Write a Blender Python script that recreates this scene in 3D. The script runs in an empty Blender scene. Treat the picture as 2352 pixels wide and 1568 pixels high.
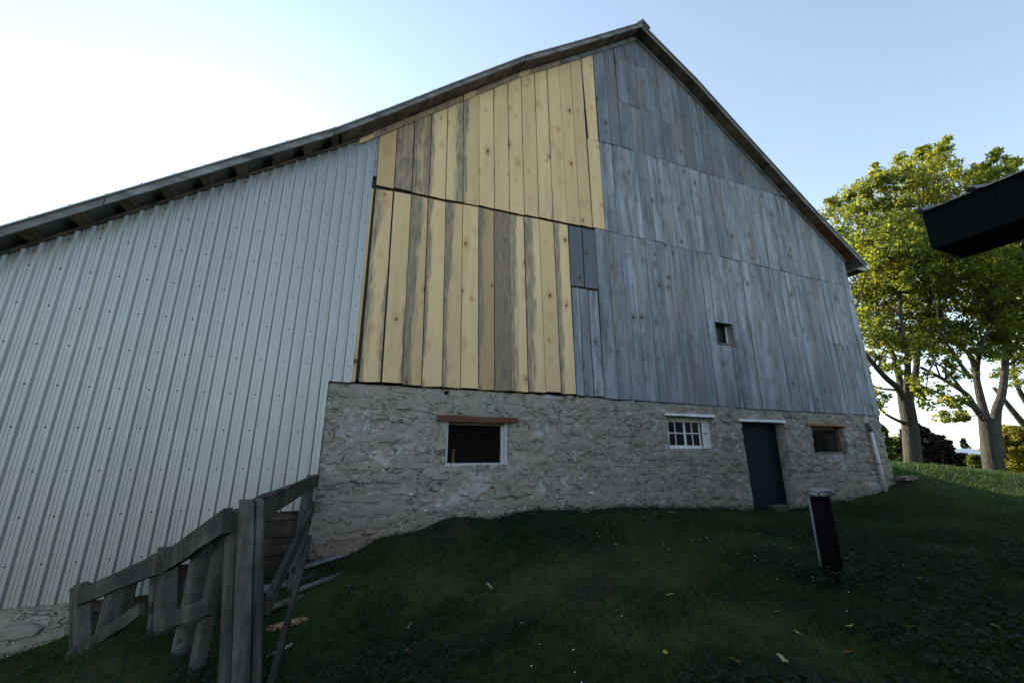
import bpy, bmesh, math, random
import numpy as np
from mathutils import Vector, Matrix
R = math.radians
rnd = random.Random(7)
nr = np.random.default_rng(11)
SC = bpy.context.scene
COL = SC.collection

# ------------------------------------------------------------------ camera
CAM = Vector((0.0, -6.75, 1.2))
YAW, PITCH, FPX = 22.0, 15.2, 944.0          # heading east of the wall normal, tilt up, focal length at 2352 px width
cd = bpy.data.cameras.new('camera'); cam = bpy.data.objects.new('camera', cd); COL.objects.link(cam)
cam.location = CAM
cam.rotation_euler = (R(90 + PITCH), 0, R(-YAW))
cd.sensor_width = 36.0; cd.lens = FPX / 2352 * 36.0
cd.clip_start = 0.05; cd.clip_end = 6000
SC.camera = cam

# ------------------------------------------------------------------ sky, sun, exposure
SUN_AZ, SUN_EL = 104.0, 26.5                   # degrees from +x (counter-clockwise), above horizon
sd = Vector((math.cos(R(SUN_AZ)) * math.cos(R(SUN_EL)), math.sin(R(SUN_AZ)) * math.cos(R(SUN_EL)), math.sin(R(SUN_EL))))
w = bpy.data.worlds.new('World'); SC.world = w; w.use_nodes = True
wn = w.node_tree.nodes; wl = w.node_tree.links
bg = wn['Background']; sky = wn.new('ShaderNodeTexSky'); sky.sky_type = 'NISHITA'
sky.sun_disc = False; sky.sun_elevation = R(SUN_EL); sky.sun_rotation = math.atan2(sd.x, sd.y)
sky.air_density = 1.0; sky.dust_density = 0.12; sky.ozone_density = 1.0; sky.altitude = 100
hs = wn.new('ShaderNodeHueSaturation'); hs.inputs['Saturation'].default_value = .74; hs.inputs['Hue'].default_value = .491
wl.new(sky.outputs[0], hs.inputs['Color']); wl.new(hs.outputs[0], bg.inputs[0]); bg.inputs[1].default_value = 0.12
sl = bpy.data.lights.new('sun', 'SUN'); so = bpy.data.objects.new('sun', sl); COL.objects.link(so)
sl.energy = 5.0; sl.angle = R(0.6); sl.color = (1.0, 0.88, 0.68)
so.rotation_euler = sd.to_track_quat('Z', 'Y').to_euler(); so.location = (0, 30, 30)
VS = SC.view_settings
VS.view_transform = 'Standard'; VS.look = 'None'; VS.gamma = 1.0; VS.use_curve_mapping = False
VS.exposure = 1.5
SC.cycles.max_bounces = 6; SC.cycles.transparent_max_bounces = 6

# ------------------------------------------------------------------ helpers
_f = Vector((math.sin(R(YAW)) * math.cos(R(PITCH)), math.cos(R(YAW)) * math.cos(R(PITCH)), math.sin(R(PITCH))))
_r = Vector((math.cos(R(YAW)), -math.sin(R(YAW)), 0)); _u = _r.cross(_f)
_h = Vector((math.sin(R(YAW)), math.cos(R(YAW)), 0))
def at(px, py, depth):
    "world point at a horizontal distance ahead, from a sighting measured on the photograph (survey of far trees)"
    d = _f * FPX + _r * (px - 1176) - _u * (py - 784)
    return CAM + d * (depth / d.dot(_h))

def setp(o, label=None, cat=None, group=None, kind=None):
    if label: o['label'] = label
    if cat: o['category'] = cat
    if group: o['group'] = group
    if kind: o['kind'] = kind
    return o
def empty(name, loc, **k):
    o = bpy.data.objects.new(name, None); COL.objects.link(o); o.location = loc
    o.empty_display_size = 0.2
    return setp(o, **k)
def link(name, me, parent=None, loc=None, **k):
    o = bpy.data.objects.new(name, me); COL.objects.link(o)
    if loc is not None: o.location = loc
    if parent is not None:
        o.parent = parent
        p = parent; off = Vector((0, 0, 0))
        while p is not None: off += p.location; p = p.parent
        o.location = o.location - off          # given positions are world positions
    return setp(o, **k)
class MB:
    def __init__(s): s.v = []; s.f = []; s.sm = []
    def add(s, vs, fs, smooth=False):
        b = len(s.v); s.v += [tuple(p) for p in vs]
        for f in fs: s.f.append(tuple(i + b for i in f)); s.sm.append(smooth)
    def box(s, c0, c1, M=None):
        (x0, y0, z0), (x1, y1, z1) = c0, c1
        vs = [Vector(p) for p in ((x0,y0,z0),(x1,y0,z0),(x1,y1,z0),(x0,y1,z0),(x0,y0,z1),(x1,y0,z1),(x1,y1,z1),(x0,y1,z1))]
        if M is not None: vs = [M @ p for p in vs]
        s.add(vs, [(0,3,2,1),(4,5,6,7),(0,1,5,4),(1,2,6,5),(2,3,7,6),(3,0,4,7)])
    def rect_prism(s, quad, n):                # quad of 4 points, extruded along n
        q = [Vector(p) for p in quad]; n = Vector(n)
        s.add(q + [p + n for p in q], [(0,1,2,3),(7,6,5,4),(1,0,4,5),(2,1,5,6),(3,2,6,7),(0,3,7,4)])
    def strip(s, pts, d0, d1, y0, y1):         # prism along a polyline in xz
        vs = []; fs = []
        for (x, z) in pts: vs += [(x,y0,z+d0),(x,y0,z+d1),(x,y1,z+d1),(x,y1,z+d0)]
        n = len(pts)
        for i in range(n-1):
            a, b = 4*i, 4*i+4
            for k in range(4): fs.append((a+k, b+k, b+(k+1)%4, a+(k+1)%4))
        fs.append((0,1,2,3)); fs.append((4*n-1,4*n-2,4*n-3,4*n-4))
        s.add(vs, fs)
    def tube(s, pts, rad, seg=8, cap=True, smooth=True):
        pts = [Vector(p) for p in pts]; n = len(pts); vs = []; fs = []
        up = Vector((0.31, 0.17, 0.93)); prev = None
        for i, p in enumerate(pts):
            d = (pts[min(i+1, n-1)] - pts[max(i-1, 0)]).normalized()
            a = d.cross(up) if prev is None else prev - d * prev.dot(d)
            if a.length < 1e-4: a = d.cross(Vector((1, 0.2, 0)))
            a.normalize(); prev = a; b = d.cross(a); r = rad[i] if hasattr(rad, '__len__') else rad
            for k in range(seg):
                t = 2*math.pi*k/seg; vs.append(p + (a*math.cos(t) + b*math.sin(t))*r)
        for i in range(n-1):
            for k in range(seg): fs.append((i*seg+k, i*seg+(k+1)%seg, (i+1)*seg+(k+1)%seg, (i+1)*seg+k))
        if cap: fs.append(tuple(range(seg-1, -1, -1))); fs.append(tuple((n-1)*seg+k for k in range(seg)))
        s.add(vs, fs, smooth)
    def mesh(s, name, mat):
        me = bpy.data.meshes.new(name); me.from_pydata(s.v, [], s.f)
        me.polygons.foreach_set('use_smooth', s.sm); me.update()
        bm = bmesh.new(); bm.from_mesh(me); bmesh.ops.recalc_face_normals(bm, faces=bm.faces); bm.to_mesh(me); bm.free()
        me.materials.append(mat); return me
    def build(s, name, mat, parent=None, loc=None, **k):
        me = s.mesh(name, mat)
        if loc is not None:
            L = Vector(loc)
            for v in me.vertices: v.co -= L
        return link(name, me, parent, loc, **k) if loc is not None else link(name, me, parent, Vector((0,0,0)), **k)
def np_mesh(name, V, F, mat, attr=None, smooth=False):
    "V (n,3), F (m,k) arrays -> mesh; attr = per-vertex float named hue"
    me = bpy.data.meshes.new(name); k = F.shape[1]
    me.vertices.add(len(V)); me.vertices.foreach_set('co', V.astype(np.float32).ravel())
    me.loops.add(F.size); me.loops.foreach_set('vertex_index', F.astype(np.int32).ravel())
    me.polygons.add(len(F)); me.polygons.foreach_set('loop_start', (np.arange(len(F))*k).astype(np.int32))
    me.polygons.foreach_set('loop_total', np.full(len(F), k, np.int32))
    if smooth: me.polygons.foreach_set('use_smooth', np.ones(len(F), bool))
    me.update(calc_edges=True)
    if attr is not None:
        a = me.attributes.new('hue', 'FLOAT', 'POINT'); a.data.foreach_set('value', attr.astype(np.float32))
    me.materials.append(mat); return me
def vnoise(x, y, seed=0):
    "value noise in 0..1"
    x = np.asarray(x, float); y = np.asarray(y, float)
    xi = np.floor(x).astype(np.int64); yi = np.floor(y).astype(np.int64); fx = x-xi; fy = y-yi
    fx = fx*fx*(3-2*fx); fy = fy*fy*(3-2*fy)
    def h(a, b):
        n = (a*374761393 + b*668265263 + seed*974634777) & 0x7fffffff
        n = ((n ^ (n >> 13))*1274126177) & 0x7fffffff
        return ((n ^ (n >> 16)) & 0xffff)/65535.0
    return (h(xi,yi)*(1-fx)+h(xi+1,yi)*fx)*(1-fy) + (h(xi,yi+1)*(1-fx)+h(xi+1,yi+1)*fx)*fy
def fbm(x, y, seed=0, o=4):
    s = 0; a = .5; t = 0
    for i in range(o): s = s + a*vnoise(x*2**i, y*2**i, seed+i*17); t += a; a *= .5
    return s/t

# ------------------------------------------------------------------ materials
class NT:
    def __init__(s, name):
        s.m = bpy.data.materials.new(name); s.m.use_nodes = True; s.t = s.m.node_tree
        s.b = s.t.nodes['Principled BSDF']; s.out = s.t.nodes['Material Output']
    def n(s, typ, ins=None, **props):
        o = s.t.nodes.new('ShaderNode' + typ)
        for k, v in props.items(): setattr(o, k, v)
        for k, v in (ins or {}).items(): s.put(o.inputs[k], v)
        return o
    def put(s, sock, v):
        if hasattr(v, 'is_output'): s.t.links.new(v, sock)
        elif hasattr(v, 'outputs'): s.t.links.new(v.outputs[0], sock)
        else: sock.default_value = (v + (1,) if isinstance(v, tuple) and len(v) == 3 and sock.type == 'RGBA' else v)
    def math(s, op, a, b=0.0, c=None, clamp=False):
        o = s.n('Math', operation=op, use_clamp=clamp); s.put(o.inputs[0], a); s.put(o.inputs[1], b)
        if c is not None: s.put(o.inputs[2], c)
        return o.outputs[0]
    def mix(s, f, a, b, blend='MIX'):
        o = s.n('Mix', data_type='RGBA', blend_type=blend); s.put(o.inputs[0], f); s.put(o.inputs[6], a); s.put(o.inputs[7], b); return o.outputs[2]
    def coords(s, scale=(1,1,1), add=None, kind='Object'):
        tc = s.n('TexCoord'); v = tc.outputs[kind]
        if add is not None:
            va = s.n('VectorMath', operation='ADD'); s.put(va.inputs[0], v); s.put(va.inputs[1], add); v = va.outputs[0]
        vm = s.n('VectorMath', operation='MULTIPLY'); s.put(vm.inputs[0], v); vm.inputs[1].default_value = scale
        return vm.outputs[0]
    def noise(s, vec, scale=1.0, detail=4.0, rough=.55, dist=0.0):
        return s.n('TexNoise', {'Vector': vec, 'Scale': scale, 'Detail': detail, 'Roughness': rough, 'Distortion': dist}).outputs[0]
    def ramp(s, f, *stops):
        o = s.n('ValToRGB'); s.put(o.inputs[0], f); e = o.color_ramp.elements
        while len(e) < len(stops): e.new(0.5)
        for el, (p, c) in zip(e, stops):
            el.position = p; el.color = (c, c, c, 1) if not isinstance(c, tuple) else c + (1,)
        return o.outputs[0]
    def attr(s, name, typ='OBJECT'): return s.n('Attribute', attribute_type=typ, attribute_name=name).outputs['Fac']
    def bump(s, h, strength=.5, dist=.01):
        s.t.links.new(s.n('Bump', {'Height': h, 'Strength': strength, 'Distance': dist}).outputs[0], s.b.inputs['Normal'])
    def done(s, col=None, rough=.8, metal=0.0, spec=.3):
        if col is not None: s.put(s.b.inputs['Base Color'], col)
        s.put(s.b.inputs['Roughness'], rough); s.b.inputs['Metallic'].default_value = metal
        s.b.inputs['Specular IOR Level'].default_value = spec
        return s.m

def wood_common(t, along):
    "grain, knots and a per-object offset; along = 2 for boards standing along z, 0 for boards lying along x"
    seed = t.attr('seed')
    off = t.n('CombineXYZ', {0: t.math('MULTIPLY', seed, 3.7), 1: 0.0, 2: t.math('MULTIPLY', seed, 5.3)}).outputs[0]
    sc = (1, .2, 1) if along == 2 else (1, .2, 1)
    kv0 = t.coords((5.0, .6, 3.1) if along == 2 else (3.1, .6, 5.0), off)
    wob = t.n('TexNoise', {'Vector': t.coords((11, 2, 7) if along == 2 else (7, 2, 11), off), 'Scale': 1.0, 'Detail': 3.0}).outputs[1]
    kva = t.n('VectorMath', operation='MULTIPLY_ADD'); t.put(kva.inputs[0], wob); kva.inputs[1].default_value = (.16, 0, .16); t.put(kva.inputs[2], kv0); kv = kva.outputs[0]
    vor = t.n('TexVoronoi', {'Vector': kv, 'Scale': 1.0, 'Randomness': .95}, feature='F1')
    kd = vor.outputs['Distance']
    krand = t.n('SeparateColor', {0: vor.outputs['Color']}).outputs[0]
    ksize = t.math('MULTIPLY', t.math('MAXIMUM', t.math('SUBTRACT', krand, .38), 0.0), .31)
    inner = t.math('SUBTRACT', 1.0, t.math('DIVIDE', kd, t.math('ADD', ksize, .012)), clamp=True)
    halo = t.math('MULTIPLY', t.math('SUBTRACT', 1.0, t.math('DIVIDE', kd, t.math('MULTIPLY_ADD', ksize, 3.2, .03)), clamp=True), t.math('MULTIPLY', ksize, 14.0, clamp=True))
    gv = t.coords((38, 6, 1.1) if along == 2 else (1.1, 6, 38), off)
    warp = t.n('VectorMath', operation='ADD')
    t.put(warp.inputs[0], gv); t.put(warp.inputs[1], t.n('CombineXYZ', {0: t.math('MULTIPLY', halo, 7.0), 2: 0.0}).outputs[0])
    grain = t.noise(warp.outputs[0], 1.0, 5.0, .62, .7)
    fine = t.noise(t.coords((180, 30, 4) if along == 2 else (4, 30, 180), off), 1.0, 3.0, .6)
    broad = t.noise(t.coords((5, 2, .45) if along == 2 else (.45, 2, 5), off), 1.0, 4.0, .6, .4)
    return grain, fine, broad, inner, halo, off

def mat_pine():
    t = NT('pine'); grain, fine, broad, inner, halo, off = wood_common(t, 2)
    tone, stain = t.attr('tone'), t.attr('stain')
    pale = t.mix(grain, (.80, .61, .345), (.62, .435, .23))
    tan = t.mix(grain, (.46, .32, .17), (.33, .21, .105))
    c = t.mix(tone, pale, tan)
    c = t.mix(t.ramp(broad, (.45, 0.0), (.70, .6)), c, (.48, .34, .19))
    c = t.mix(t.math('MULTIPLY', halo, .75), c, (.40, .21, .09))
    c = t.mix(t.ramp(inner, (.03, 0.0), (.35, .95)), c, (.085, .035, .018))
    # blue-grey sap stain: ragged tongues, mostly running in from the board edges
    tc = t.n('TexCoord').outputs['Object']; sx = t.n('SeparateXYZ', {0: tc}).outputs[0]
    e = t.math('ABSOLUTE', t.math('SUBTRACT', t.math('DIVIDE', sx, t.attr('width')), t.attr('bias')))
    e = t.math('POWER', e, 1.7)
    sn = t.noise(t.coords((6, 2, .75), off), 1.0, 6.0, .62, 1.1); s2 = t.noise(t.coords((24, 5, 3.2), off), 1.0, 5.0, .7)
    m = t.math('ADD', t.math('MULTIPLY', sn, 1.05), t.math('MULTIPLY', e, 1.0))
    m = t.math('ADD', m, t.math('MULTIPLY', s2, .45))
    m = t.math('ADD', m, t.math('SUBTRACT', t.math('MULTIPLY', stain, .95), 1.36))
    m = t.math('MULTIPLY', t.math('MULTIPLY', m, 5.0, clamp=True), t.ramp(s2, (.30, .35), (.62, 1.0)))
    c = t.mix(t.math('MULTIPLY', m, .85), c, (.085, .088, .09))
    speck = t.ramp(t.noise(t.coords((60, 8, 45), off), 1.0, 2.0), (.70, 0.0), (.76, .7))
    c = t.mix(speck, c, (.16, .09, .05))
    c = t.mix(t.ramp(fine, (.35, .22), (.6, 0.0)), c, (.2, .12, .06))
    t.bump(t.math('ADD', grain, t.math('MULTIPLY', fine, .5)), .35, .006)
    return t.done(c, .72, 0, .25)

def mat_weathered(name, along=2, dark=(.085, .098, .116), light=(.34, .375, .415), brown=.35, moss=False):
    t = NT(name); grain, fine, broad, inner, halo, off = wood_common(t, along)
    tone = t.attr('tone')
    f = t.math('ADD', t.math('MULTIPLY', grain, .42), t.math('MULTIPLY', broad, .72))
    c = t.mix(t.ramp(f, (.44, 0.0), (.72, 1.0)), light, dark)
    blot = t.noise(t.coords((4, 1, 2.2) if along == 2 else (2.2, 1, 4), off), 1.0, 5.0, .65, .8)
    c = t.mix(t.ramp(blot, (.52, 0.0), (.68, .55)), c, tuple(x*.9 for x in dark))
    c = t.mix(t.math('MULTIPLY', tone, .75), c, dark)
    c = t.mix(t.math('MULTIPLY', t.ramp(t.noise(t.coords((3, 1, .5), off), 1.0, 3.0), (.45, 0.0), (.7, 1.0)), brown), c, (.22, .17, .125))
    c = t.mix(t.math('MULTIPLY', halo, .8), c, (.105, .098, .09))
    c = t.mix(t.ramp(inner, (.05, 0.0), (.4, .9)), c, (.03, .022, .018))
    crack = t.ramp(t.noise(t.coords((95, 8, .8) if along == 2 else (.8, 8, 95), off), 1.0, 2.0, .5, .3), (.30, 1.0), (.36, 0.0))
    c = t.mix(t.math('MULTIPLY', crack, .75), c, (.03, .03, .032))
    if moss:
        c = t.mix(t.ramp(t.noise(t.coords((9, 9, 9), off), 1.0, 5.0), (.5, 0.0), (.68, .8)), c, (.035, .045, .028))
    t.bump(t.math('SUBTRACT', t.math('ADD', grain, t.math('MULTIPLY', fine, .6)), t.math('MULTIPLY', crack, .8)), .35, .006)
    return t.done(c, .85, 0, .2)

def mat_mortar():
    t = NT('lime_mortar'); v = t.coords((1, 1, 1))
    big = t.noise(v, 1.1, 4.0, .6); mid = t.noise(v, 6.0, 6.0, .65, .6); fin = t.noise(v, 55.0, 4.0, .7)
    sx = t.n('SeparateXYZ', {0: v}).outputs
    c = t.mix(t.ramp(mid, (.3, 0.0), (.7, 1.0)), (.205, .188, .165), (.38, .352, .305))
    c = t.mix(t.ramp(big, (.42, 0.0), (.62, .6)), c, (.27, .225, .175))
    c = t.mix(t.ramp(fin, (.3, .4), (.55, 0.0)), c, (.12, .11, .10))
    sv = t.coords((1, 1, 2.1))
    r1 = t.math('ABSOLUTE', t.math('SUBTRACT', t.noise(sv, 4.2, 5.0, .6, .9), .5)); r2 = t.noise(v, 3.1, 3.0)
    cre = t.math('MULTIPLY', t.ramp(r1, (.0, 1.0), (.022, 0.0)), t.ramp(r2, (.45, 0.0), (.62, 1.0)))
    c = t.mix(t.math('MULTIPLY', cre, .68), c, (.055, .05, .045))
    # pale patches of newer render
    pt = t.noise(v, 2.3, 7.0, .62, 1.2)
    c = t.mix(t.ramp(pt, (.565, 0.0), (.60, .6)), c, (.40, .41, .415))
    wh = t.noise(v, 9.0, 8.0, .7, .5); reg = t.noise(v, .8, 2.0)
    c = t.mix(t.math('MULTIPLY', t.ramp(wh, (.615, 0.0), (.645, .9)), t.ramp(reg, (.44, 0.0), (.58, 1.0))), c, (.72, .71, .68))
    # soil splash low on the wall
    zr = t.math('SUBTRACT', sx[2], t.math('MULTIPLY', t.math('MINIMUM', sx[0], 0.0), .36)); low = t.math('ADD', t.math('MULTIPLY', zr, -1.3), t.math('MULTIPLY', mid, 1.6))
    c = t.mix(t.math('MULTIPLY', t.ramp(low, (.25, 0.0), (.95, 1.0)), .55), c, (.17, .105, .07))
    t.bump(t.math('SUBTRACT', t.math('ADD', mid, t.math('MULTIPLY', fin, .35)), t.math('MULTIPLY', cre, .8)), 1.0, .03)
    return t.done(c, .93, 0, .15)

def mat_stone():
    t = NT('fieldstone'); oi = t.n('ObjectInfo'); rr = oi.outputs['Random']
    geo = t.n('NewGeometry').outputs['Position']
    c = t.ramp(rr, (0.0, (.26, .22, .175)), (.3, (.30, .28, .25)), (.55, (.21, .185, .16)), (.8, (.32, .28, .225)), (1.0, (.23, .17, .13)))
    mid = t.noise(geo, 7.0, 6.0, .65, .5); fin = t.noise(geo, 45.0, 5.0, .7)
    c = t.mix(t.ramp(mid, (.35, 0.0), (.65, .75)), c, (.26, .25, .228))       # smeared mortar
    c = t.mix(t.ramp(fin, (.3, .55), (.55, 0.0)), c, (.10, .09, .08))
    wh = t.noise(geo, 9.0, 8.0, .7, .5); reg = t.noise(geo, .8, 2.0)
    c = t.mix(t.math('MULTIPLY', t.ramp(wh, (.615, 0.0), (.645, .9)), t.ramp(reg, (.44, 0.0), (.58, 1.0))), c, (.72, .71, .68))
    sxy = t.n('SeparateXYZ', {0: geo}).outputs; sz = t.math('SUBTRACT', sxy[2], t.math('MULTIPLY', t.math('MINIMUM', sxy[0], 0.0), .36))
    low = t.math('ADD', t.math('MULTIPLY', sz, -1.3), t.math('MULTIPLY', mid, 1.6))
    c = t.mix(t.math('MULTIPLY', t.ramp(low, (.25, 0.0), (.95, 1.0)), .5), c, (.17, .105, .07))
    t.bump(t.math('ADD', mid, t.math('MULTIPLY', fin, .4)), .9, .02)
    return t.done(c, .92, 0, .15)

def mat_metal(name, base=(.325, .337, .335), rough=.46, metal=.7, dirty=True):
    t = NT(name); v = t.coords((1, 1, 1))
    st = t.noise(t.coords((45, 5, .35)), 1.0, 4.0, .6); bl = t.noise(v, 2.2, 4.0, .6); sp = t.noise(v, 30.0, 3.0)
    c = t.mix(t.ramp(st, (.3, 0.0), (.75, .45)), base, tuple(x*.72 for x in base))
    c = t.mix(t.ramp(bl, (.45, 0.0), (.75, .35)), c, tuple(min(1, x*1.2) for x in base))
    if dirty: c = t.mix(t.ramp(t.noise(t.coords((14, 3, .5)), 1.0, 5.0), (.56, 0.0), (.75, .4)), c, (.30, .29, .25))
    c = t.mix(t.math('MULTIPLY', t.n('ObjectInfo').outputs['Random'], .22), c, tuple(x*.6 for x in base))
    t.put(t.b.inputs['Roughness'], t.math('MULTIPLY_ADD', bl, .22, rough - .1))
    t.bump(t.math('ADD', t.noise(v, 3.0, 2.0), t.math('MULTIPLY', sp, .04)), .12, .02)
    t.put(t.b.inputs['Base Color'], c); t.b.inputs['Metallic'].default_value = metal
    return t.m

def mat_paint(name, col, rough=.6, wear=.35, under=(.22, .2, .18), spec=.35):
    t = NT(name); v = t.coords((1, 1, 1))
    n1 = t.noise(v, 14.0, 7.0, .68, .4); n2 = t.noise(t.coords((30, 30, 3)), 1.0, 4.0)
    c = t.mix(t.ramp(n2, (.3, .25), (.7, 0.0)), col, tuple(x*.6 for x in col))
    c = t.mix(t.ramp(n1, (.60, 0.0), (.64, wear*2)), c, under)
    t.bump(n1, .3, .004)
    return t.done(c, rough, 0, spec)

def mat_plain(name, col, rough=.7, metal=0.0, var=.3, scale=8.0, spec=.3, bump=.2):
    t = NT(name); n1 = t.noise(t.coords((1, 1, 1)), scale, 6.0, .62)
    c = t.mix(t.ramp(n1, (.3, 0.0), (.7, 1.0)), tuple(x*(1-var) for x in col), tuple(min(1, x*(1+var)) for x in col))
    t.bump(n1, bump, .01)
    return t.done(c, rough, metal, spec)

def mat_leaf(name, stops, trans=.5, rough=.55, tint=(.62, .60, .06), tf=.35):
    t = NT(name); h = t.attr('hue', 'GEOMETRY')
    c = t.ramp(h, *stops)
    t.done(c, rough, 0, .25)
    tr = t.n('BsdfTranslucent', {'Color': t.mix(tf, c, tint, 'ADD') if trans > .3 else c})
    mx = t.n('MixShader', {0: trans}); t.t.links.new(t.b.outputs[0], mx.inputs[1]); t.t.links.new(tr.outputs[0], mx.inputs[2])
    t.t.links.new(mx.outputs[0], t.out.inputs['Surface'])
    return t.m

def mat_bark():
    t = NT('bark'); v = t.coords((9, 9, 1.6)); n1 = t.noise(v, 1.0, 7.0, .68, .6); n2 = t.noise(t.coords((1, 1, 1)), 1.4, 3.0)
    c = t.mix(t.ramp(n1, (.3, 0.0), (.7, 1.0)), (.022, .020, .017), (.09, .083, .07))
    c = t.mix(t.ramp(n2, (.5, 0.0), (.7, .4)), c, (.095, .10, .08))
    t.bump(n1, 1.0, .09)
    return t.done(c, .92, 0, .15)

def mat_ground():
    t = NT('lawn_soil'); v = t.n('NewGeometry').outputs['Position']
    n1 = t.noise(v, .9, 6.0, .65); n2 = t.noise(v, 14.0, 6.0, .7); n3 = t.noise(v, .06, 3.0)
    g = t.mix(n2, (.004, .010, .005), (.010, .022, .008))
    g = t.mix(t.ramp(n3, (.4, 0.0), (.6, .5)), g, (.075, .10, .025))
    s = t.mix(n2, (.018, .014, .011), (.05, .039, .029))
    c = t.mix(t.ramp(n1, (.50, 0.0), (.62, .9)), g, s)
    t.bump(n2, .8, .03)
    return t.done(c, .95, 0, .1)

M_PINE = mat_pine()
M_GREY = mat_weathered('weathered_wood')
M_GREYH = mat_weathered('weathered_rake_wood', 0, (.07, .07, .072), (.26, .265, .27), .3)
M_SOFFIT = mat_weathered('old_brown_wood', 0, (.03, .024, .02), (.15, .115, .085), .6)
M_FENCE = mat_weathered('fence_wood', 2, (.018, .019, .018), (.115, .117, .114), .3, True)
M_FENCEH = mat_weathered('fence_rail_wood', 0, (.012, .013, .012), (.070, .070, .066), .3, True)
M_MORTAR, M_STONE = mat_mortar(), mat_stone()
M_STEEL = mat_metal('galvanised_steel')
M_STEELOLD = mat_metal('old_roof_steel', (.36, .37, .37), .5, .6)
M_CAP = mat_metal('cast_aluminium', (.30, .32, .34), .55, .6, False)
M_WHITE = mat_paint('white_paint', (.70, .71, .71), .6, .3)
M_OLDWHITE = mat_paint('old_white_paint', (.42, .44, .45), .7, .5, (.16, .15, .135))
M_DOOR = mat_paint('navy_paint', (.0045, .0150, .0225), .65, .12, (.008, .02, .04), .08)
M_RED = mat_weathered('red_brown_beam', 0, (.06, .022, .014), (.21, .085, .052), .2)
M_ORANGE = mat_weathered('orange_brown_board', 0, (.14, .06, .025), (.52, .25, .11), .2)
M_FRAME = mat_weathered('brown_frame_wood', 0, (.05, .035, .025), (.20, .14, .095), .3)
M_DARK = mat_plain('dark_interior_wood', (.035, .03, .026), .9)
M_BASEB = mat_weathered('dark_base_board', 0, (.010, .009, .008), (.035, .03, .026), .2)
M_BLACKIN = mat_plain('interior_gloom_black', (.012, .010, .009), .9)  # near-black colour carries the gloom of the barn interior
M_SCREW = mat_plain('screw_rubber', (.05, .05, .05), .6)
M_PVC = mat_plain('white_pvc', (.62, .64, .65), .45, 0, .08)
M_PVCG = mat_plain('grey_fitting', (.10, .105, .11), .5)
M_CONDUIT = mat_plain('grey_conduit', (.16, .17, .18), .6)
M_BLACKPIPE = mat_plain('black_pipe', (.006, .006, .007), .8, 0, .3, 5.0, .03, .05)
M_SHED = mat_plain('black_painted_steel', (.0025, .0040, .0060), .7, 0, .15, 3.0, .06, .03)
M_SHEDSOF = mat_plain('black_soffit', (.004, .004, .004), .8, 0, .15, 3.0, .2, .03)
M_SHEDROOF = mat_metal('black_roof_sheet', (.02, .024, .03), .35, .4, False)
M_WIRE = mat_plain('wire_mesh', (.02, .02, .02), .6, .3)
tg = NT('window_glass'); tg.done((.010, .013, .016), .25, 0, .10); M_GLASS = tg.m
M_BARK = mat_bark()
M_LEAF = mat_leaf('maple_leaf', ((0.0, (.020, .046, .011)), (.40, (.045, .088, .016)), (.68, (.15, .16, .020)), (1.0, (.42, .29, .035))), .62)
M_BLEAF = mat_leaf('copper_beech_leaf', ((0.0, (.010, .006, .008)), (1.0, (.030, .016, .018))), .15)
M_SHRUB = mat_leaf('shrub_leaf', ((0.0, (.02, .045, .014)), (1.0, (.05, .085, .02))), .4)
M_YSHRUB = mat_leaf('yellowing_shrub_leaf', ((0.0, (.10, .10, .02)), (.5, (.24, .19, .03)), (1.0, (.40, .26, .035))), .5)
M_NEEDLE = mat_leaf('pine_needle', ((0.0, (.016, .032, .022)), (1.0, (.035, .06, .035))), .15)
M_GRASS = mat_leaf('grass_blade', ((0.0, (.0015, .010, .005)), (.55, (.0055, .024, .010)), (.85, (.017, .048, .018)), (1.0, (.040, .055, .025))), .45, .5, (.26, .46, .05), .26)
M_CLOVER = mat_leaf('clover_leaf', ((0.0, (.004, .018, .010)), (1.0, (.018, .052, .027))), .3)
M_PETAL = mat_plain('clover_flower', (.62, .60, .52), .8)
M_FALLEN = mat_leaf('fallen_leaf', ((0.0, (.30, .17, .03)), (.5, (.42, .30, .06)), (1.0, (.52, .46, .22))), .2)
M_GROUND = mat_ground()
M_STICK = mat_plain('bleached_stick', (.30, .27, .22), .85)
M_NEWSCRAP = mat_plain('fresh_pine_scrap', (.42, .25, .12), .75, 0, .25, 12)
M_SOIL = mat_plain('bare_soil', (.075, .05, .035), .95, 0, .5, 18, .1, .8)
M_PEBBLE = mat_plain('pale_pebble', (.20, .185, .165), .9)
M_FARROOF = mat_plain('white_metal_roof', (.62, .65, .68), .5)
M_FARWALL = mat_plain('grey_farm_siding', (.30, .31, .32), .8)

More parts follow.
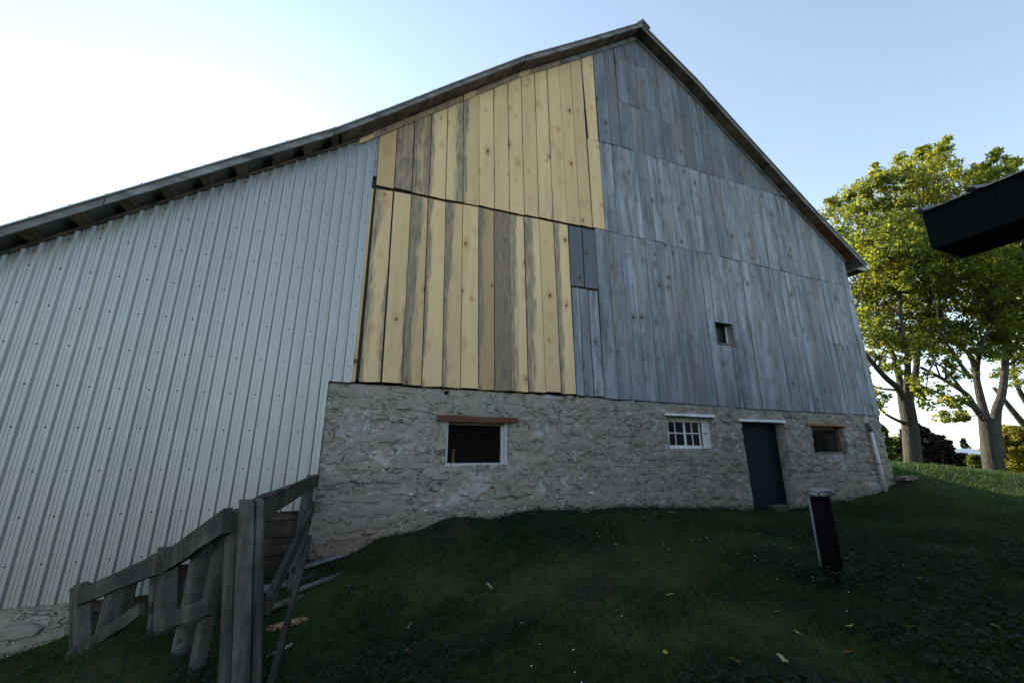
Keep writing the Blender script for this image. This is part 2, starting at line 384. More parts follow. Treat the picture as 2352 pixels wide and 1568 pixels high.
# ------------------------------------------------------------------ terrain
WALLG = [(-6,-1.6),(-4.2,-1.2),(-3.13,-.92),(-2.5,-.72),(-1.5,-.45),(-.7,-.32),(-.1,-.24),(.19,-.14),(.59,-.04),(1.0,.09),(1.46,.165),(2.16,.215),(2.9,.255),(3.74,.25),(4.64,.24),
         (5.6,.205),(6.7,.15),(7.87,.063),(8.76,-.025),(9.9,.016),(11.5,.11),(12.37,.18),(13.48,.417)]
CP = [(x, 0.0, z) for x, z in WALLG] + [(x, 6.0, z*.6) for x, z in WALLG[::3]] + [
 (0,-6.75,-.35),(1.2,-3.7,-.31),(4.4,-5,-.25),(5.25,-3.36,-.075),(-.5,-3.5,-.30),(-1.27,-2.14,-.22),(-2.2,-1,-.76),(-3.2,-1,-1.02),(-4.5,-1,-1.4),(-3,-3,-.95),
 (.2,-3,-.40),(-.3,-1.3,-.50),(.3,-.6,-.25),(2.5,-2.6,-.08),(2.5,-1.2,.10),(5.5,-1.5,.10),(8.5,-1.5,.0),(9,-4,-.06),(11,-1.5,.10),(12,-3,-.02),(14.3,.9,.66),(14.2,-.6,.40),(17,-1.05,.02),(17.7,.5,.32),(16.9,1.5,.71),(18.7,.8,.57),(20.6,0,.45),
 (16,-2.5,-.12),(20,-5,-.4),(24.8,4.8,.43),(26.8,2.9,.29),(30,0,0),(14.5,4,.75),(16,8,.68),(30,12,.2),(45,10,-.7),(60,0,-1.6),(60,30,-2),(20,30,.2),
 (0,30,-.5),(-20,10,-2.6),(-20,-10,-2),(0,-20,-.6),(20,-20,-.2),(60,-40,-1.2),(-40,40,-3),(30,60,-2),(-10,-5,-2.0),(40,-12,-.6),(8,-9,-.25)]
_cp = np.array(CP); _c2 = .9
def _k(d2): return np.sqrt(d2 + _c2)
_n = len(_cp); A = np.zeros((_n+3, _n+3))
A[:_n,:_n] = _k(((_cp[:,None,:2]-_cp[None,:,:2])**2).sum(-1)) + np.eye(_n)*1e-3
A[:_n,_n:] = np.c_[np.ones(_n), _cp[:,:2]]; A[_n:,:_n] = A[:_n,_n:].T
_w = np.linalg.solve(A, np.r_[_cp[:,2], 0, 0, 0])
def ground(x, y, rough=True):
    x = np.atleast_1d(np.asarray(x, float)); y = np.atleast_1d(np.asarray(y, float))
    z = np.empty_like(x)
    for i in range(0, len(x), 20000):
        xs, ys = x[i:i+20000], y[i:i+20000]
        z[i:i+20000] = _k((xs[:,None]-_cp[None,:,0])**2 + (ys[:,None]-_cp[None,:,1])**2) @ _w[:_n] + _w[_n] + _w[_n+1]*xs + _w[_n+2]*ys
    r = np.hypot(x, y+6.75); t = np.clip((r-35)/50, 0, 1); t = t*t*(3-2*t)
    z = z*(1-t) + (-2.2 - np.clip(r-60, 0, 120)*.02)*t
    if rough: z = z + (fbm(x*1.3, y*1.3, 3)-.5)*.07*np.clip(1-r/40, 0, 1) + (fbm(x*7, y*7, 5, 3)-.5)*.03*np.clip(1-r/20, 0, 1)
    return z
def g1(x, y): return float(ground(x, y)[0])

rings = np.r_[0.0, np.geomspace(.35, 40, 170), np.geomspace(43, 4000, 45)]
NA = 300; ang = np.arange(NA)*2*math.pi/NA
RX = (rings[1:,None]*np.cos(ang)[None]).ravel(); RY = (rings[1:,None]*np.sin(ang)[None]).ravel() - 6.75
GX = np.r_[0.0, RX]; GY = np.r_[-6.75, RY]
V = np.c_[GX, GY, ground(GX, GY)]
ii, jj = np.meshgrid(np.arange(len(rings)-2), np.arange(NA), indexing='ij')
Q = np.stack([1+ii*NA+jj, 1+(ii+1)*NA+jj, 1+(ii+1)*NA+(jj+1)%NA, 1+ii*NA+(jj+1)%NA], -1).reshape(-1, 4)
T = np.c_[np.zeros(NA, int), 1+np.arange(NA), 1+(np.arange(NA)+1)%NA, 1+(np.arange(NA)+1)%NA]
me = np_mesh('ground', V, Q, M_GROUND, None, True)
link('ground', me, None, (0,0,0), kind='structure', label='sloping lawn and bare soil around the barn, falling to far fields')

# ------------------------------------------------------------------ barn
barn = empty('barn', (6.5, 0, 0), label='big gabled barn of new yellow and old grey boards on rubble stone, with metal lean-to', cat='barn')
OVL, OVR = .35, .31
SOL = [(6.30,12.055),(4.42,10.574),(2.88,9.388),(1.43,8.101),(.27,7.055),(-.56,6.329),(-2.07,5.195),(-4.03,3.694),(-7.2,1.28)]
SOR = [(6.30,12.055),(8.045,10.915),(9.87,9.49),(11.85,7.98),(13.95,6.48)]
_sx = [p[0] for p in SOL[::-1]] + [p[0] for p in SOR[1:]]; _sz = [p[1] for p in SOL[::-1]] + [p[1] for p in SOR[1:]]
def soff(x): return float(np.interp(x, _sx, _sz))

def board(name, bl, br, tl, tr, yf, th, mat, parent=barn, seed=None, tone=0.0, stain=0.0, bias=.5, segs=4, **k):
    "one sawn board: corners are (x,z) on the wall; front face at y=yf, chamfered and slightly uneven edges"
    w = br[0]-bl[0]; c = .004
    lf = []; rt = []
    for i in range(segs+1):
        t = i/segs; j = 0 if i in (0, segs) else 1
        lf.append((bl[0]+(tl[0]-bl[0])*t + j*rnd.uniform(-.0025,.0025), bl[1]+(tl[1]-bl[1])*t))
        rt.append((br[0]+(tr[0]-br[0])*t + j*rnd.uniform(-.0025,.0025), br[1]+(tr[1]-br[1])*t))
    tw = rnd.uniform(-.006, .006)
    ring = rt + lf[::-1]; n = len(ring)
    cx = sum(p[0] for p in ring)/n; zmin = min(p[1] for p in ring); zmax = max(p[1] for p in ring)
    vs = []
    for (x, z) in ring:
        sx = c if x < cx else -c; sz = c if z < (zmin+zmax)/2 else -c
        dy = tw*(1 if x > cx else -1)
        vs.append((x+sx, yf+dy, z + (sz if z in (ring[0][1], ring[segs][1], ring[segs+1][1], ring[-1][1]) else 0)))
    for (x, z) in ring: vs.append((x, yf+c+tw*(1 if x > cx else -1), z))
    for (x, z) in ring: vs.append((x, yf+th, z))
    fs = [tuple(range(n))] + [tuple(2*n+i for i in range(n-1, -1, -1))]
    for i in range(n):
        j = (i+1)%n; fs += [(i, n+i, n+j, j), (n+i, 2*n+i, 2*n+j, n+j)]
    mb = MB(); mb.add(vs, fs)
    o = mb.build(name, mat, parent, (bl[0], yf, bl[1]), **k)
    o['seed'] = float(seed if seed is not None else rnd.uniform(0, 40)); o['tone'] = float(tone); o['stain'] = float(stain); o['width'] = float(max(w, .02)); o['bias'] = float(bias)
    return o

# --- new pine boards, upper tier
ub = [.128,.431,.748,1.058,1.372,1.70,2.024,2.349,2.665,2.983,3.307,3.641,3.971,4.288,4.602,4.925]
ut = [.095,.404,.703,1.014,1.327,1.639,1.959,2.284,2.603,2.932,3.263,3.582,3.901,4.219,4.54,4.887]
uz = np.interp(ub, [.1, 1.4, 3, 4.9], [5.775, 5.80, 5.855, 5.93])
utone = [.70,.5,.6,.12,.10,.32,.10,.2,.12,.25,.08,.16,.35,.45,.2,.1]
ustain = [.25,.86,.74,.36,.52,.25,.20,.10,.28,.15,.22,.32,.12,0,.15,.15]
ubias = [.4,.5,.45,.6,.15,.8,.4,.6,.5,.5,.3,.5,.5,.5,.5,.5]
def topz(x): return soff(x) - .012
for i in range(15):
    g = rnd.uniform(.008, .017); x0, x1, t0, t1 = ub[i]+g/2, ub[i+1]-g/2, ut[i]+g/2, ut[i+1]-g/2
    zb = uz[i] + rnd.uniform(-.012, .012); yf = -.040 + rnd.uniform(-.004, .004)
    if i == 14:
        board('pine_board', (x0+.02, 8.215), (x1-.03, 8.24), (t0, topz(t0)), (t1, topz(t1)), yf, .022, M_PINE, tone=.12, stain=.02)
        board('pine_board', (x0, zb), (x1, zb+.01), (x0-.02, 8.205), (x1-.012, 8.23), yf-.003, .022, M_PINE, tone=.18, stain=.05)
    else:
        board('pine_board', (x0, zb), (x1, zb+rnd.uniform(-.004,.008)), (t0, topz(t0)), (t1, topz(t1)), yf, .022, M_PINE, tone=utone[i], stain=ustain[i], bias=ubias[i])
board('pine_board', (.058, 5.93), (.118, 5.93), (.058, topz(.058)), (.09, topz(.09)), -.034, .02, M_GREY, tone=.2, label='grey sliver of old board beside the metal siding')
# --- new pine boards, lower tier
lb = [.04,.144,.485,.811,1.122,1.457,1.773,2.09,2.392,2.709,3.036,3.387,3.714,4.022]
lt = [.045,.112,.425,.742,1.049,1.372,1.703,2.018,2.333,2.647,2.974,3.307,3.642,3.978]
lzt = [5.70,5.716,5.737,5.76,5.765,5.757,5.79,5.81,5.81,5.816,5.824,5.848,5.854,5.86]
lzb = [2.262,2.265,2.272,2.268,2.257,2.25,2.274,2.255,2.258,2.262,2.272,2.283,2.268,2.27]
ltone = [.5,.2,.3,.55,.12,.42,.12,.95,.9,.05,.08,.35,.05]
lstain = [.1,.54,.30,.44,.28,.42,.12,.45,.98,.38,.42,.15,.28]
lbias = [.5,.55,.3,.9,.7,.7,.3,.6,.5,.85,.9,.3,.8]
for i in range(13):
    gl = rnd.uniform(.004,.009) if i not in (1, 2) else .020; gr = rnd.uniform(.004,.008)
    yf = -.036 + rnd.uniform(-.005, .005)
    xr_b, xr_t = lb[i+1]-gr, lt[i+1]-gr
    if i == 0: xr_b -= .03; xr_t -= .01
    lab = {7: 'brownish darkened board in the lower tier', 8: 'grey weathered board among the new yellow ones'}.get(i)
    board('pine_board', (lb[i]+gl, lzb[i]+rnd.uniform(-.012,.012)), (xr_b, lzb[i]+rnd.uniform(-.012,.012)), (lt[i]+gl, lzt[i]-.025), (xr_t, lzt[i+1]-.028), yf, .022, M_PINE, tone=ltone[i], stain=lstain[i], bias=lbias[i], label=lab)

# --- weathered grey boards
def grey(xb0, xb1, zb0, zb1, zt0, zt1, xt0=None, xt1=None, tone=None, dy=0):
    if tone is None and zb0 > 8: tone = rnd.uniform(.55, 1.1)
    g = rnd.choice((.004, .006, .008, .010, .016)); xt0 = xb0 if xt0 is None else xt0; xt1 = xb1 if xt1 is None else xt1
    tone = rnd.choice((0, 0, .12, .25, .4, .55, .75))*rnd.uniform(.6, 1) if tone is None else tone
    j = rnd.uniform(-.008, .008)
    board('weathered_board', (xb0+g/2, zb0+j), (xb1-g/2, zb1+j), (xt0+g/2, zt0), (xt1-g/2, zt1), -.036+rnd.uniform(-.006,.004)+dy, .022, M_GREY, tone=tone)
zAB = lambda x: float(np.interp(x, [4.9,5.34,6.2,7,8,10,11.5], [8.24,8.275,8.315,8.325,8.32,8.36,8.38]))
zBC = lambda x: float(np.interp(x, [4.9,5.2,6.3,7,9,12,13.5], [5.93,5.90,5.94,5.925,5.93,5.92,5.915]))
ra = [4.93,5.25,5.571,5.912,6.237,6.596,6.904,7.254,7.577,7.939,8.249,8.504,8.924,9.32,9.624,9.95,10.3,10.66,11.0,11.4]
for a, b in zip(ra[:-1], ra[1:]):
    s0 = a - .02 if a > 5 else a - .03; s1 = b - .02
    tp = lambda x: topz(min(x, 13.9)) - (0 if x < 6.3 else 0)
    cuts = []
    mid = (a+b)/2
    if 5.55 < mid < 6.6: cuts = [9.66, 11.07]
    elif 7.9 < mid < 8.5: cuts = [9.57]
    elif rnd.random() < .2: cuts = [rnd.uniform(9.0, 10.0)]
    cuts = [c for c in cuts if c < min(tp(a), tp(b)) - .15]
    zlo0, zlo1 = zAB(a)+.006, zAB(b)+.006
    for ci, c in enumerate(cuts + [None]):
        if c is None:
            xm = None
            if a < 6.30 < b:
                grey(a, 6.30, zlo0, zlo1, tp(s0), tp(6.3)-.01, s0, 6.30); grey(6.30, b, zlo0, zlo1, tp(6.3)-.01, tp(s1), 6.30, s1)
            else: grey(a, b, zlo0, zlo1, tp(s0), tp(s1), s0, s1)
        else:
            grey(a, b, zlo0, zlo1, c, c+.01); zlo0, zlo1 = c+.012, c+.022
rb = [4.93,5.261,5.606,5.99,6.307,6.6,6.951,7.292,7.66,8.007,8.351,8.7,9.045,9.394,9.723,10.088,10.392,10.741,11.058,11.422,11.758,12.101,12.452,12.853,13.16,13.47]
for a, b in zip(rb[:-1], rb[1:]):
    t0, t1 = min(zAB(a), topz(a)) - .004, min(zAB(b), topz(b)) - .004
    grey(a, b, zBC(a)+.005, zBC(b)+.005, t0, t1, a-.01, b-.01)
rc = [4.66,4.985,5.319,5.655,5.98,6.313,6.634,6.962,7.299,7.595,7.874,8.265,8.64,8.969,9.28,9.655,10.012,10.378,10.627,10.88,11.142,11.473,11.847,12.13,12.409,12.769,13.175,13.49]
zc = lambda x: float(np.interp(x, [4, 5, 7, 9, 13.5], [2.25, 2.225, 2.20, 2.18, 2.18]))
SWX0, SWX1, SWZ0, SWZ1 = 7.83, 8.40, 3.66, 4.17
for a, b in zip(rc[:-1], rc[1:]):
    if b > SWX0 + .01 and a < SWX1 - .01:
        xs = sorted({a, b, *[x for x in (SWX0, SWX1) if a + .04 < x < b - .04]})
        for p, q in zip(xs[:-1], xs[1:]):
            if p >= SWX0 - .045 and q <= SWX1 + .045:
                grey(p, q, zc(p), zc(q), SWZ0, SWZ0); grey(p, q, SWZ1, SWZ1, zBC(p)-.005, zBC(q)-.005)
            else: grey(p, q, zc(p), zc(q), zBC(p)-.005, zBC(q)-.005)
    elif 11.9 < a < 12.5:
        grey(a, b, zc(a), zc(b), 4.05, 4.05); grey(a, b, 4.056, 4.056, zBC(a)-.005, zBC(b)-.005)
    else: grey(a, b, zc(a), zc(b), zBC(a)-.005, zBC(b)-.005)
for a, b in ((4.0, 4.318), (4.326, 4.655)): grey(a, b, 4.475, 4.485, 5.83, 5.845, tone=1.15)
for a, b in ((4.03, 4.2), (4.205, 4.41), (4.415, 4.652)): grey(a, b, 2.25, 2.25, 4.43, 4.445, a-.02, b-.02)

# --- dark sheathing behind the boards, side and back walls, so that the barn is closed
mb = MB(); mb.strip([(x, soff(x)) for x in (-.3,.27,1.43,2.88,4.42,6.3,8.045,9.87,11.85,13.46)], -.25, -.02, .004, .02)
for (a, b, z0, z1) in ((-.3, SWX0, 2.3, 5), (SWX1, 13.46, 2.3, 5), (SWX0, SWX1, 2.3, SWZ0), (SWX0, SWX1, SWZ1, 5)): mb.box((a, .004, z0), (b, .02, z1))
_px = [-.3,.27,1.43,2.88,4.42,6.3,8.045,9.87,11.85,13.46]
for a, b in zip(_px[:-1], _px[1:]):
    mb.add([(a,.012,5.0),(b,.012,5.0),(b,.012,soff(b)-.2),(a,.012,soff(a)-.2)], [(0,1,2,3)])
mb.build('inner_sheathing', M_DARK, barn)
DEPTH = 17.0
mb = MB(); mb.box((13.42, .03, -.6), (13.47, DEPTH, 6.7)); mb.build('side_wall', M_GREY, barn)
mb = MB(); pts = [(-7.0, -2.0)] + [(x, soff(x)-.02) for x in (-7.0,-4.03,-.56,1.43,4.42,6.3,8.045,11.85,13.42)] + [(13.42, -2.0)]
mb.add([(x, DEPTH, z) for x, z in pts], [tuple(range(len(pts)))]); mb.build('back_wall', M_GREY, barn)
mb = MB(); mb.box((-7.0, .03, -2.5), (-6.95, DEPTH, 1.35)); mb.build('side_wall', M_STEEL, barn)
mb = MB(); mb.box((-6.9, .5, 2.1), (13.4, DEPTH-.1, 2.2)); mb.build('loft_floor', M_DARK, barn)
mb = MB(); mb.box((-6.9, 2.6, -2.4), (13.35, 2.64, 2.09)); mb.build('dark_backing', M_BLACKIN, barn)  # added black sheet, keeps the interior dark behind the window openings

# --- metal siding of the lean-to
PIT = .1495
prof = [(0,0),(.008,-.030),(.024,-.030),(.044,0),(.074,0),(.082,-.0028),(.085,0),(.108,0),(.116,-.0028),(.119,0)]
def metal_bottom(x):
    return -.42 if x < -1.78 else (-.12 if x < -.99 else .44)
XR_LOW, XR_HIGH = -.285, .045
edges = [XR_HIGH - .9*k for k in range(0, 9)]
for k in range(8):
    x1, x0 = edges[k], edges[k+1]; cols = []
    for r_ in range(6):
        for (dx, dy) in prof: cols.append((x0 + r_*PIT + dx, dy - .030 - (.003 if r_ == 0 else 0)))
    cols.append((x1 + .004, -.030))
    breaks = sorted({x0, *[b for b in (-2.62, -1.78, -.99, XR_LOW) if x0 < b < x1], x1 + .005})
    mb = MB()
    for p, q in zip(breaks[:-1], breaks[1:]):
        mx = (p+q)/2; zb = metal_bottom(mx) if mx < XR_LOW else 2.245
        cc = [c for c in cols if p - 1e-6 <= c[0] <= q + 1e-6]
        def ya(x): return float(np.interp(x, [c[0] for c in cols], [c[1] for c in cols]))
        if cc[0][0] > p + 1e-4: cc = [(p, ya(p))] + cc
        if cc[-1][0] < q - 1e-4: cc = cc + [(q, ya(q))]
        # sheets are dented a little low down
        vs = []; fs = []; nz = 7
        for (x, y) in cc:
            zt = soff(x) - .02
            for i in range(nz):
                t = i/(nz-1); z = zb + (zt-zb)*t
                dent = .004*math.sin(x*5.1 + z*2.3) * max(0, 1 - (z-zb)/2.2)
                vs.append((x, y + dent, z))
        for i in range(len(cc)-1):
            for j in range(nz-1): a = i*nz+j; fs.append((a, a+nz, a+nz+1, a+1))
        mb.add(vs, fs)
    mb.build('siding_sheet', M_STEEL, barn)
mb = MB()
for k in range(-4, 24):
    x = -2.69 - .3*2 + .3*k - .9
    if not -6.6 < x < .02: continue
    for j in range(0, 16):
        z = .0 + .5*j
        if z > soff(x) - .12 or z < (metal_bottom(x) if x < XR_LOW else 2.25) + .03: continue
        mb.tube([(x, -.030, z), (x, -.040, z)], [.0105, .008], 6)
    mb.tube([(x, -.030, soff(x) - .11), (x, -.040, soff(x) - .11)], [.012, .009], 6)
mb.build('siding_screws', M_SCREW, barn, kind='stuff')
mb = MB(); mb.box((XR_LOW-.012, -.062, .40), (XR_LOW+.020, -.02, 2.245)); mb.build('corner_trim', M_STEEL, barn)
mb = MB(); mb.box((XR_HIGH-.004, -.058, 2.25), (XR_HIGH+.012, -.02, soff(.05)-.05)); mb.build('corner_trim', M_STEEL, barn)
# dark boards closing the foot of the wall under the sheets
for i in range(7):
    z0 = -1.0 + i*.22
    o = board('base_board', (-2.62, z0), (-.29, z0), (-2.62, z0+.212), (-.29, z0+.212), .05 + rnd.uniform(-.006,.006), .03, M_BASEB, tone=rnd.uniform(0,.5))

# --- roof
def seg(pts, xa, xb):
    xs = sorted([x for x, z in pts]); zs = [z for x, z in sorted(pts)]
    inner = [x for x in xs if xa + 1e-3 < x < xb - 1e-3]
    return [(x, float(np.interp(x, xs, zs))) for x in [xa] + inner + [xb]]
mb = MB(); mb.strip(seg(SOL, -7.3, 6.30), .118, .14, -OVL-.045, DEPTH+.4)
for i in range(42):
    x = 6.1 - i*.32
    if x > -7.2: mb.tube([(x, -OVL-.03, soff(x)+.14), (x, -OVL-.03, soff(x)+.158)], .014, 5)
mb.build('roof_sheeting', M_STEELOLD, barn)
mb = MB(); mb.strip(seg(SOR, 6.30, 14.02), .118, .14, -OVR-.045, DEPTH+.4); mb.build('roof_sheeting', M_STEELOLD, barn)
mb = MB(); mb.strip([(6.08, soff(6.08)+.145), (6.3, 12.055+.185), (6.52, soff(6.52)+.145)], 0, .02, -OVL-.055, DEPTH+.4)
mb.tube([(6.3, -OVL-.055, 12.24), (6.3, .3, 12.24)], .03, 8); mb.build('ridge_cap', M_STEELOLD, barn)
def hboard(name, pts, d0, d1, y0, y1, mat, tone=0.0, **k):
    mb = MB(); mb.strip(pts, d0, d1, y0, y1)
    o = mb.build(name, mat, barn, (pts[0][0], y0, pts[0][1]), **k); o['seed'] = rnd.uniform(0, 40); o['tone'] = tone; o['stain'] = .1; o['width'] = .2; o['bias'] = .5
    return o
for xa, xb, dz in ((-7.2,-3.2,0),(-3.19,-.62,.003),(-.61,2.90,.016),(2.92,6.30,.0)):
    p = seg(SOL, xa, xb)
    hboard('rake_board', [(x, z+dz) for x, z in p], 0, .115, -OVL-.012, -OVL+.016, M_GREYH, tone=rnd.uniform(.05,.3))
for xa, xb in ((6.30,9.8),(9.81,14.0)): hboard('rake_board', seg(SOR, xa, xb), 0, .115, -OVR-.012, -OVR+.016, M_GREYH, tone=rnd.uniform(.0,.2))
for xa, xb, dz in ((-.50,.9,.012),(.905,2.86,.02),(2.88,4.5,.008),(4.51,6.3,.02)):
    hboard('soffit_board', [(x, z+dz) for x, z in seg(SOL, xa, xb)], 0, .022, -OVL+.018, -.14, M_SOFFIT, tone=rnd.uniform(.1,.5))
    hboard('soffit_board', [(x, z+dz+.008) for x, z in seg(SOL, xa, xb)], 0, .022, -.135, .0, M_SOFFIT, tone=rnd.uniform(.2,.6))
for xa, xb, dz, m in ((6.3,8.2,.012,M_SOFFIT),(8.21,9.9,.02,M_SOFFIT),(9.92,12.3,.005,M_SOFFIT),(12.31,13.6,.015,M_RED)):
    hboard('soffit_board', [(x, z+dz) for x, z in seg(SOR, xa, xb)], 0, .022, -OVR+.018, 0, m, tone=rnd.uniform(.1,.5))
for (x, z) in ((-6.2,0),(-5.75,0),(-5.3,0),(-4.75,0),(-4.32,0),(-3.88,3.92),(-3.46,4.23),(-3.03,4.55),(-2.64,4.85),(-2.23,5.13),(-1.84,5.43),(-1.41,5.74),(-.99,6.05),(-.6,6.33)):
    zz = soff(x)
    hboard('lookout_block', [(x-.05, zz - .038), (x+.05, zz + .038)], .02, .09, -OVL+.018, .0, M_SOFFIT, tone=.3)
hboard('siding_top_trim', seg(SOL, -7.1, .0), -.035, .012, -.075, -.052, M_SOFFIT, tone=.6)
# frieze boards under the soffit
for xa, xb, m, tn in ((-.22,1.62,M_PINE,.35),(1.64,2.86,M_PINE,.45),(2.87,3.95,M_PINE,.5),(3.97,6.30,M_GREYH,.1)):
    hboard('frieze_board', seg(SOL, xa, xb), -.135, .0, -.072, -.046, m, tone=tn)
for xa, xb in ((6.30,9.9),(9.91,13.5)): hboard('frieze_board', seg(SOR, xa, xb), -.10, .0, -.068, -.046, M_GREYH, tone=.25)
# right eave: fascia and gutter running back along the side
mb = MB(); mb.box((13.88, -OVR+.02, 6.42), (13.91, DEPTH, 6.56)); mb.build('eave_fascia', M_WHITE, barn)
mb = MB(); mb.box((13.47, -OVR+.02, 6.38), (13.88, DEPTH, 6.395)); mb.build('eave_soffit', M_SOFFIT, barn)
mb = MB(); mb.rect_prism([(13.92,-OVR-.03,6.46),(14.0,-OVR-.03,6.46),(14.03,-OVR-.03,6.57),(13.92,-OVR-.03,6.57)], (0, DEPTH, 0)); mb.build('gutter', M_PVC, barn)

# --- stone base
OPEN = [(1.57,2.655,1.02,1.70), (6.16,7.43,1.285,1.94), (8.26,9.63,-.9,1.885), (10.57,11.82,1.165,1.845)]
HOLES = [(1.574,2.165,.05), (4.002,2.185,.05), (1.023,.368,.025)]
def mesh_stone_face(x0, x1, z0, ztop, openings, holes, right_edge=False):
    xs = set(np.round(np.arange(x0, x1+1e-6, .03), 4).tolist()); zs = set(np.round(np.arange(z0, ztop+1e-6, .03), 4).tolist())
    for (a, b, c, d) in openings: xs |= {a, b}; zs |= {c, d}
    xs = np.array(sorted(xs)); zs = np.array(sorted(zs))
    X, Z = np.meshgrid(xs, zs, indexing='ij')
    big = fbm(X*3.1, Z*5.5, 21); mid = fbm(X*9, Z*13, 31); fin = fbm(X*30, Z*34, 41, 3)
    Y = -.005 - (big-.5)*.060 - (mid-.5)*.055 + np.clip((Z-2.19)/.04, 0, 1)*.035 - np.clip(fin-.55, 0, 1)*.035
    dx = (fbm(X*7, Z*7, 51)-.5)*.05; dz = (fbm(X*7, Z*7, 61)-.5)*.035
    if right_edge:
        k = np.clip((X-13.1)/.36, 0, 1); dx = dx + k*(2.2-Z)*.03
    W = np.array([min((max(abs(x-np.clip(x,a,b)), abs(z-np.clip(z,c,d)))) if False else 9 for (a,b,c,d) in openings) if False else 0 for x in [0] for z in [0]])
    V = np.c_[(X+dx).ravel(), Y.ravel(), (Z+dz).ravel()]
    nx, nz = X.shape; idx = np.arange(nx*nz).reshape(nx, nz)
    cx = (X[:-1,:-1]+X[1:,1:])/2; cz = (Z[:-1,:-1]+Z[1:,1:])/2; keep = np.ones(cx.shape, bool)
    for (a, b, c, d) in openings: keep &= ~((cx > a) & (cx < b) & (cz > c) & (cz < d))
    for (hx, hz, hr) in holes: keep &= ((cx-hx)**2 + (cz-hz)**2) > hr*hr
    F = np.stack([idx[:-1,:-1], idx[1:,:-1], idx[1:,1:], idx[:-1,1:]], -1)[keep]
    # thickness: every open edge goes 0.42 m back
    e = np.concatenate([F[:,[0,1]], F[:,[1,2]], F[:,[2,3]], F[:,[3,0]]]); key = np.sort(e, 1); kk = key[:,0]*10**7 + key[:,1]
    u, inv, cnt = np.unique(kk, return_inverse=True, return_counts=True); be = e[cnt[inv] == 1]
    bv = np.unique(be); rem = -np.ones(len(V), int); rem[bv] = len(V) + np.arange(len(bv))
    hw = V[bv].copy(); hw[:,1] = .42
    hm = V[bv].copy(); hm[:,1] = .20; hm[:,0] += (fbm(hm[:,2]*9, hm[:,0]*9, 71)-.5)*.03
    rem2 = rem + len(bv); V = np.r_[V, hm, hw]
    F = np.r_[F, np.c_[be[:,1], be[:,0], rem[be[:,0]], rem[be[:,1]]], np.c_[rem[be[:,1]], rem[be[:,0]], rem2[be[:,0]], rem2[be[:,1]]]]
    return np_mesh('stone_wall', V, F, M_MORTAR, None, True)
stone_wall = link('stone_wall', mesh_stone_face(-.28, 13.46, -.7, 2.255, OPEN, HOLES, True), barn, Vector((0,0,0)))
stone_wall_low = link('stone_wall', mesh_stone_face(-7.0, -2.62, -2.4, -.38, [], []), barn, Vector((0,0,0)))
mb = MB(); mb.box((-.25, .30, 1.7), (13.4, .44, 2.3)); mb.build('sill_beam', M_DARK, barn)

def stone_shape(i):
    r2 = random.Random(100+i); n = r2.choice((7, 8, 9)); P = []
    for k in range(n):
        t = 2*math.pi*(k + r2.uniform(-.25,.25))/n; e = .62
        P.append((math.copysign(abs(math.cos(t))**e, math.cos(t))*r2.uniform(.74,1.08), math.copysign(abs(math.sin(t))**e, math.sin(t))*r2.uniform(.66,1.12)))
    vs = [(x, .06, z) for x, z in P] + [(x*.98, .004+r2.uniform(-.004,.004), z*.97) for x, z in P] + [(x*.88, -.010+r2.uniform(-.007,.005), z*.82) for x, z in P] + [(r2.uniform(-.3,.3), -.013+r2.uniform(-.004,.004), r2.uniform(-.3,.3))]
    fs = []
    for a in (0, n):
        for k in range(n): fs.append((a+k, a+(k+1)%n, a+n+(k+1)%n, a+n+k))
    for k in range(n): fs.append((2*n+k, 2*n+(k+1)%n, 3*n))
    mb = MB(); mb.add(vs, fs, False); return mb.mesh('stone', M_STONE), vs, fs
SHAPES = [stone_shape(i) for i in range(26)]
stones = []
def lay(x0, x1, z0, z1, openings, wallobj):
    z = z0
    while z < z1:
        hgt = rnd.uniform(.10, .21); x = x0 + rnd.uniform(0, .1)
        while x < x1:
            wd = rnd.choice((.16,.24,.3,.36,.42,.5))*rnd.uniform(.8, 1.2); cxx, czz = x + wd/2, z + hgt/2 + rnd.uniform(-.02,.02)
            hs = hgt*rnd.uniform(.7, 1.02)
            ok = cxx + wd/2 < x1 + .02 and czz + hs/2 < z1 + .02
            for (a, b, c, d) in openings:
                if cxx+wd/2 > a-.03 and cxx-wd/2 < b+.03 and czz+hs/2 > c-.05 and czz-hs/2 < d+.16: ok = False
            if ok and rnd.random() < .93:
                gz = float(np.interp(cxx, [p[0] for p in WALLG], [p[1] for p in WALLG]))
                if czz + hs/2 > gz - .04:
                    d = math.hypot(cxx, 6.75); stones.append((wd*hs/d/d*(6.75/d), cxx, czz, wd*.49, hs*.49, wallobj))
            x += wd + rnd.uniform(.0, .03)
        z += hgt + rnd.uniform(-.005, .015)
lay(-.27, 13.50, -.42, 2.15, OPEN, stone_wall)
lay(-6.6, -2.64, -2.0, -.42, [], stone_wall_low)
stones.sort(key=lambda s: -s[0])
stones_low = [s for s in stones if s[5] is stone_wall_low]; stones_hi = [s for s in stones if s[5] is stone_wall]
far = {}
for i, s in enumerate(stones_hi[:285] + stones_low[:15]):
    _, cxx, czz, sx, sz, wo = s; lowo = -.035 if wo is stone_wall_low else 0
    o = link('stone', SHAPES[rnd.randrange(26)][0], wo, (cxx, rnd.uniform(-.016, .014)+lowo, czz)); o.scale = (sx*rnd.choice((-1,1)) if False else sx, rnd.uniform(.7,1.3), sz)
    o.rotation_euler = (rnd.uniform(-.06,.06), rnd.gauss(0,.05), rnd.uniform(-.05,.05))
